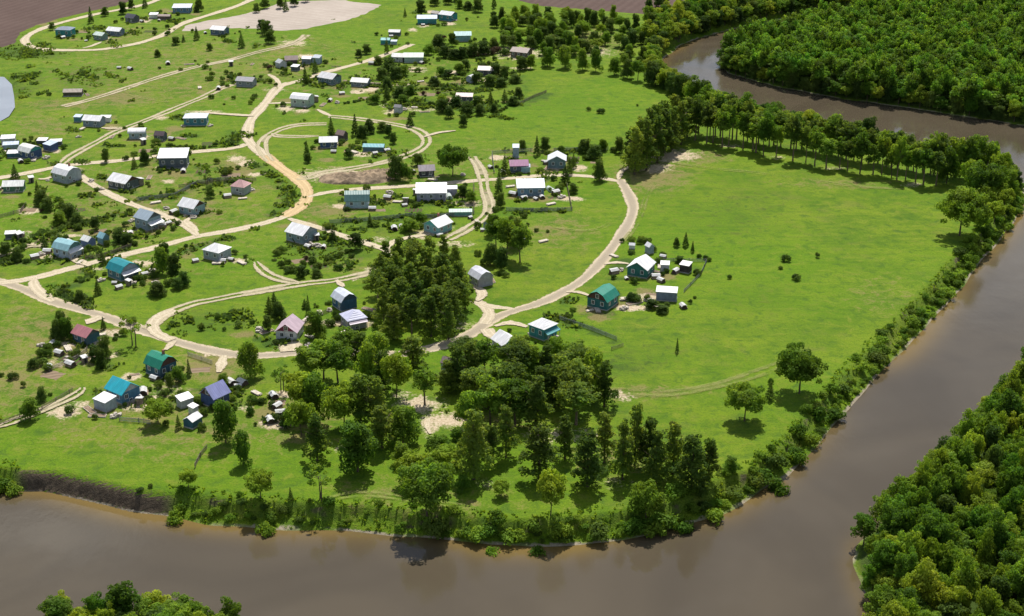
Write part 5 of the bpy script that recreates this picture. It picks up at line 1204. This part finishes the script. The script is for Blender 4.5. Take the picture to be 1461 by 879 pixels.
# ------------------------------------------------------------------ fences
def fence(pts, label, h=1.3, gap=.24, colour='fence', post_step=5.):
    L = smooth_line([P(x, y) for x, y in pts], 60.); W_ = [np.array(P(x, y)[:2]) for x, y in pts]
    r = tag(link('fence', None), label, 'fence', 'plot fences'); r.location = (W_[0][0], W_[0][1], 0)
    b = MB(); o = W_[0]
    for a, c in zip(W_[:-1], W_[1:]):
        d = c - a; n = np.linalg.norm(d); d = d / n; nm = np.array([-d[1], d[0]]) * .02
        def bar(s0, s1, z0, z1, off=0.):
            p0, p1 = a + d*s0 - o + nm*off, a + d*s1 - o + nm*off; i = len(b.v)
            b.v += [(*(p0-nm), z0), (*(p1-nm), z0), (*(p1+nm), z0), (*(p0+nm), z0), (*(p0-nm), z1), (*(p1-nm), z1), (*(p1+nm), z1), (*(p0+nm), z1)]
            b.f.extend([[i+q for q in f] for f in ((0,3,2,1),(4,5,6,7),(0,1,5,4),(1,2,6,5),(2,3,7,6),(3,0,4,7))])
        for z in (.25, h - .2): bar(0, n, z, z + .09)
        for s in np.arange(.1, n, gap): bar(s, min(n, s + .13), .08, h, 2.2)
    b.build('pickets', M[colour], r)
    pm = MB().box(-.07,.07,-.07,.07,-.3,h+.15).mesh('post', M['wood'])
    k_ = 0
    for a, c in zip(W_[:-1], W_[1:]):
        n = np.linalg.norm(c - a)
        for s in np.arange(0, n, post_step):
            q = a + (c - a) * s / n - o; p_ = link('post', pm, r); p_.location = (q[0] + .1, q[1] + .1, 0)
FN = [([(798,456),(845,472),(880,486)],'grey fence running into the meadow beside the teal-walled house',1.2,.3,'fence'),([(937,373),(1008,374),(1000,392),(975,418)],'fence round the right side of the big meadow house yard',1.1,.4,'fence'),
 ([(722,301),(760,302),(816,301)],'pale grey fence across the front of the long blue-walled house yard',1.3,.25,'fence'),([(816,301),(808,262)],'fence along the right side of the long blue-walled house yard',1.3,.3,'wood'),([(470,319),(540,314),(578,310)],'grey fence below the yard of the dark green-grey curved roof house',1.3,.25,'fence'),
 ([(578,310),(620,312),(676,306)],'fence below the yard of the long lilac-walled house',1.5,.25,'fence'),([(676,306),(676,262)],'fence along the right side of the long lilac-walled house yard',1.4,.25,'wood'),([(705,248),(702,220),(760,216)],'fence round the purple-roofed house plot',1.3,.3,'fence'),([(790,216),(868,214)],'fence behind the white gable-fronted house',1.4,.22,'fence'),
 ([(195,287),(250,280),(282,262),(330,256)],'grey fence crossing the plots above the white-roofed brown gable house',1.3,.25,'fence'),([(255,268),(300,262),(366,258)],'long fence behind the small faded rose roofed house',1.2,.3,'wood'),([(0,311),(30,303),(38,292)],'weathered fence at the left edge beside a bare patch',1.2,.3,'wood'),
 ([(122,371),(150,366),(188,352)],'dark fence right of the white-walled pale teal attic house',1.2,.3,'wood'),([(170,601),(205,604),(215,606)],'fence along the front of the bright cyan-roofed house garden',1.2,.3,'fence'),([(0,606),(60,585),(105,558)],'fence beside the left edge track',1.1,.35,'wood'),
 ([(70,530),(110,512),(125,500)],'pale fence between the garden rows of the dull pink-roofed house',1.1,.3,'wood_pale'),([(268,508),(303,520)],'short fence beside the dug plot below the gravel road',1.2,.3,'wood_pale'),([(278,668),(286,652),(296,640)],'short fence above the little bright tree by the cliff end',1.2,.3,'wood'),
 ([(435,462),(470,445)],'short fence between the maroon-gabled house and the navy house',1.2,.3,'wood'),([(740,150),(760,140),(780,132)],'dark fence at the corner of the upper meadow',1.2,.3,'wood'),([(872,500),(890,494)],'short broken fence in the meadow below the grey fence',1.0,.4,'wood')]
for f in FN: fence(*f)

# ------------------------------------------------------------------ labels that single out each repeat by what it stands beside
def relation(x, y, lm):
    dx, dy = x - lm[0], y - lm[1]
    if math.hypot(dx, dy) < 4.5: return 'beside'
    if abs(dy) > abs(dx) * 1.1: return 'behind' if dy > 0 else 'in front of'
    return 'right of' if dx > 0 else 'left of'
buckets = {}
for o, x, y, ph in PLACED:
    lm = min(LAND, key=lambda l: math.hypot(x - l[0], (y - l[1]) * .8))
    buckets.setdefault((ph, relation(x, y, lm), lm[2]), []).append((math.hypot(x - lm[0], y - lm[1]), o, lm))
for (ph, rel, short), lst in buckets.items():
    lst.sort(key=lambda q: q[0])
    for i, (d, o, lm) in enumerate(lst):
        if len(lst) == 1: s = f'{ph} {rel} {short}'
        elif i == 0: s = f'{ph} nearest {rel} {short}'
        elif i == len(lst) - 1: s = f'{ph} farthest {rel} {short}'
        else: s = f'{ph} {ordi(i)} nearest {rel} {short}'
        o['label'] = s
        assert len(s.split()) < 17 or True
        

# ------------------------------------------------------------------ light, sky, camera
EL, AZ = 58.5, 9.0            # sun stands beyond the village, a little to the right
sun = bpy.data.lights.new('sun', 'SUN'); sun.energy = 5.0; sun.angle = R(.53); sun.color = (1., .95, .87)
so = link('sun', sun)
sd = Vector((math.sin(R(AZ)) * math.cos(R(EL)), math.cos(R(AZ)) * math.cos(R(EL)), math.sin(R(EL))))
so.rotation_euler = (-sd).to_track_quat('-Z', 'Y').to_euler(); so.location = (0, 400, 300)
w = bpy.data.worlds.new('World'); scene.world = w; w.use_nodes = True
nt = w.node_tree; nt.nodes.clear()
out = nt.nodes.new('ShaderNodeOutputWorld'); bg = nt.nodes.new('ShaderNodeBackground'); sky = nt.nodes.new('ShaderNodeTexSky')
sky.sky_type = 'NISHITA'; sky.sun_disc = False; sky.sun_elevation = R(EL); sky.sun_rotation = R(AZ); sky.air_density = 1.; sky.dust_density = 1.; sky.ozone_density = 1.
tc = nt.nodes.new('ShaderNodeTexCoord'); mp = nt.nodes.new('ShaderNodeMapping'); mp.inputs['Scale'].default_value = (1, 1, 3.2)
nz = nt.nodes.new('ShaderNodeTexNoise'); nz.inputs['Scale'].default_value = 2.6; nz.inputs['Detail'].default_value = 6; nz.inputs['Roughness'].default_value = .6
mr = nt.nodes.new('ShaderNodeMapRange'); mr.interpolation_type = 'SMOOTHSTEP'; mr.inputs['From Min'].default_value = .5; mr.inputs['From Max'].default_value = .64
mx = nt.nodes.new('ShaderNodeMix'); mx.data_type = 'RGBA'; mx.inputs[7].default_value = (14, 14.5, 15.5, 1)
nt.links.new(tc.outputs['Generated'], mp.inputs[0]); nt.links.new(mp.outputs[0], nz.inputs['Vector']); nt.links.new(nz.outputs['Fac'], mr.inputs['Value'])
nt.links.new(mr.outputs[0], mx.inputs[0]); nt.links.new(sky.outputs[0], mx.inputs[6]); nt.links.new(mx.outputs[2], bg.inputs[0])
bg.inputs[1].default_value = .072; nt.links.new(bg.outputs[0], out.inputs[0])

cam = bpy.data.cameras.new('camera'); cam.sensor_fit = 'HORIZONTAL'; cam.sensor_width = 36; cam.lens = 36 * FPX / PW; cam.clip_start = 1; cam.clip_end = 20000
co = link('camera', cam); co.location = (0, 0, CAMH); co.rotation_euler = (R(90) - PITCH, 0, 0); scene.camera = co
scene.render.engine = 'CYCLES'; scene.render.resolution_x = 1024; scene.render.resolution_y = 616
scene.cycles.max_bounces = 6; scene.cycles.diffuse_bounces = 2; scene.cycles.glossy_bounces = 2; scene.cycles.transmission_bounces = 3; scene.cycles.transparent_max_bounces = 12
vs = scene.view_settings; vs.view_transform = 'Standard'; vs.look = 'None'; vs.exposure = .27; vs.gamma = 1.; vs.use_curve_mapping = False
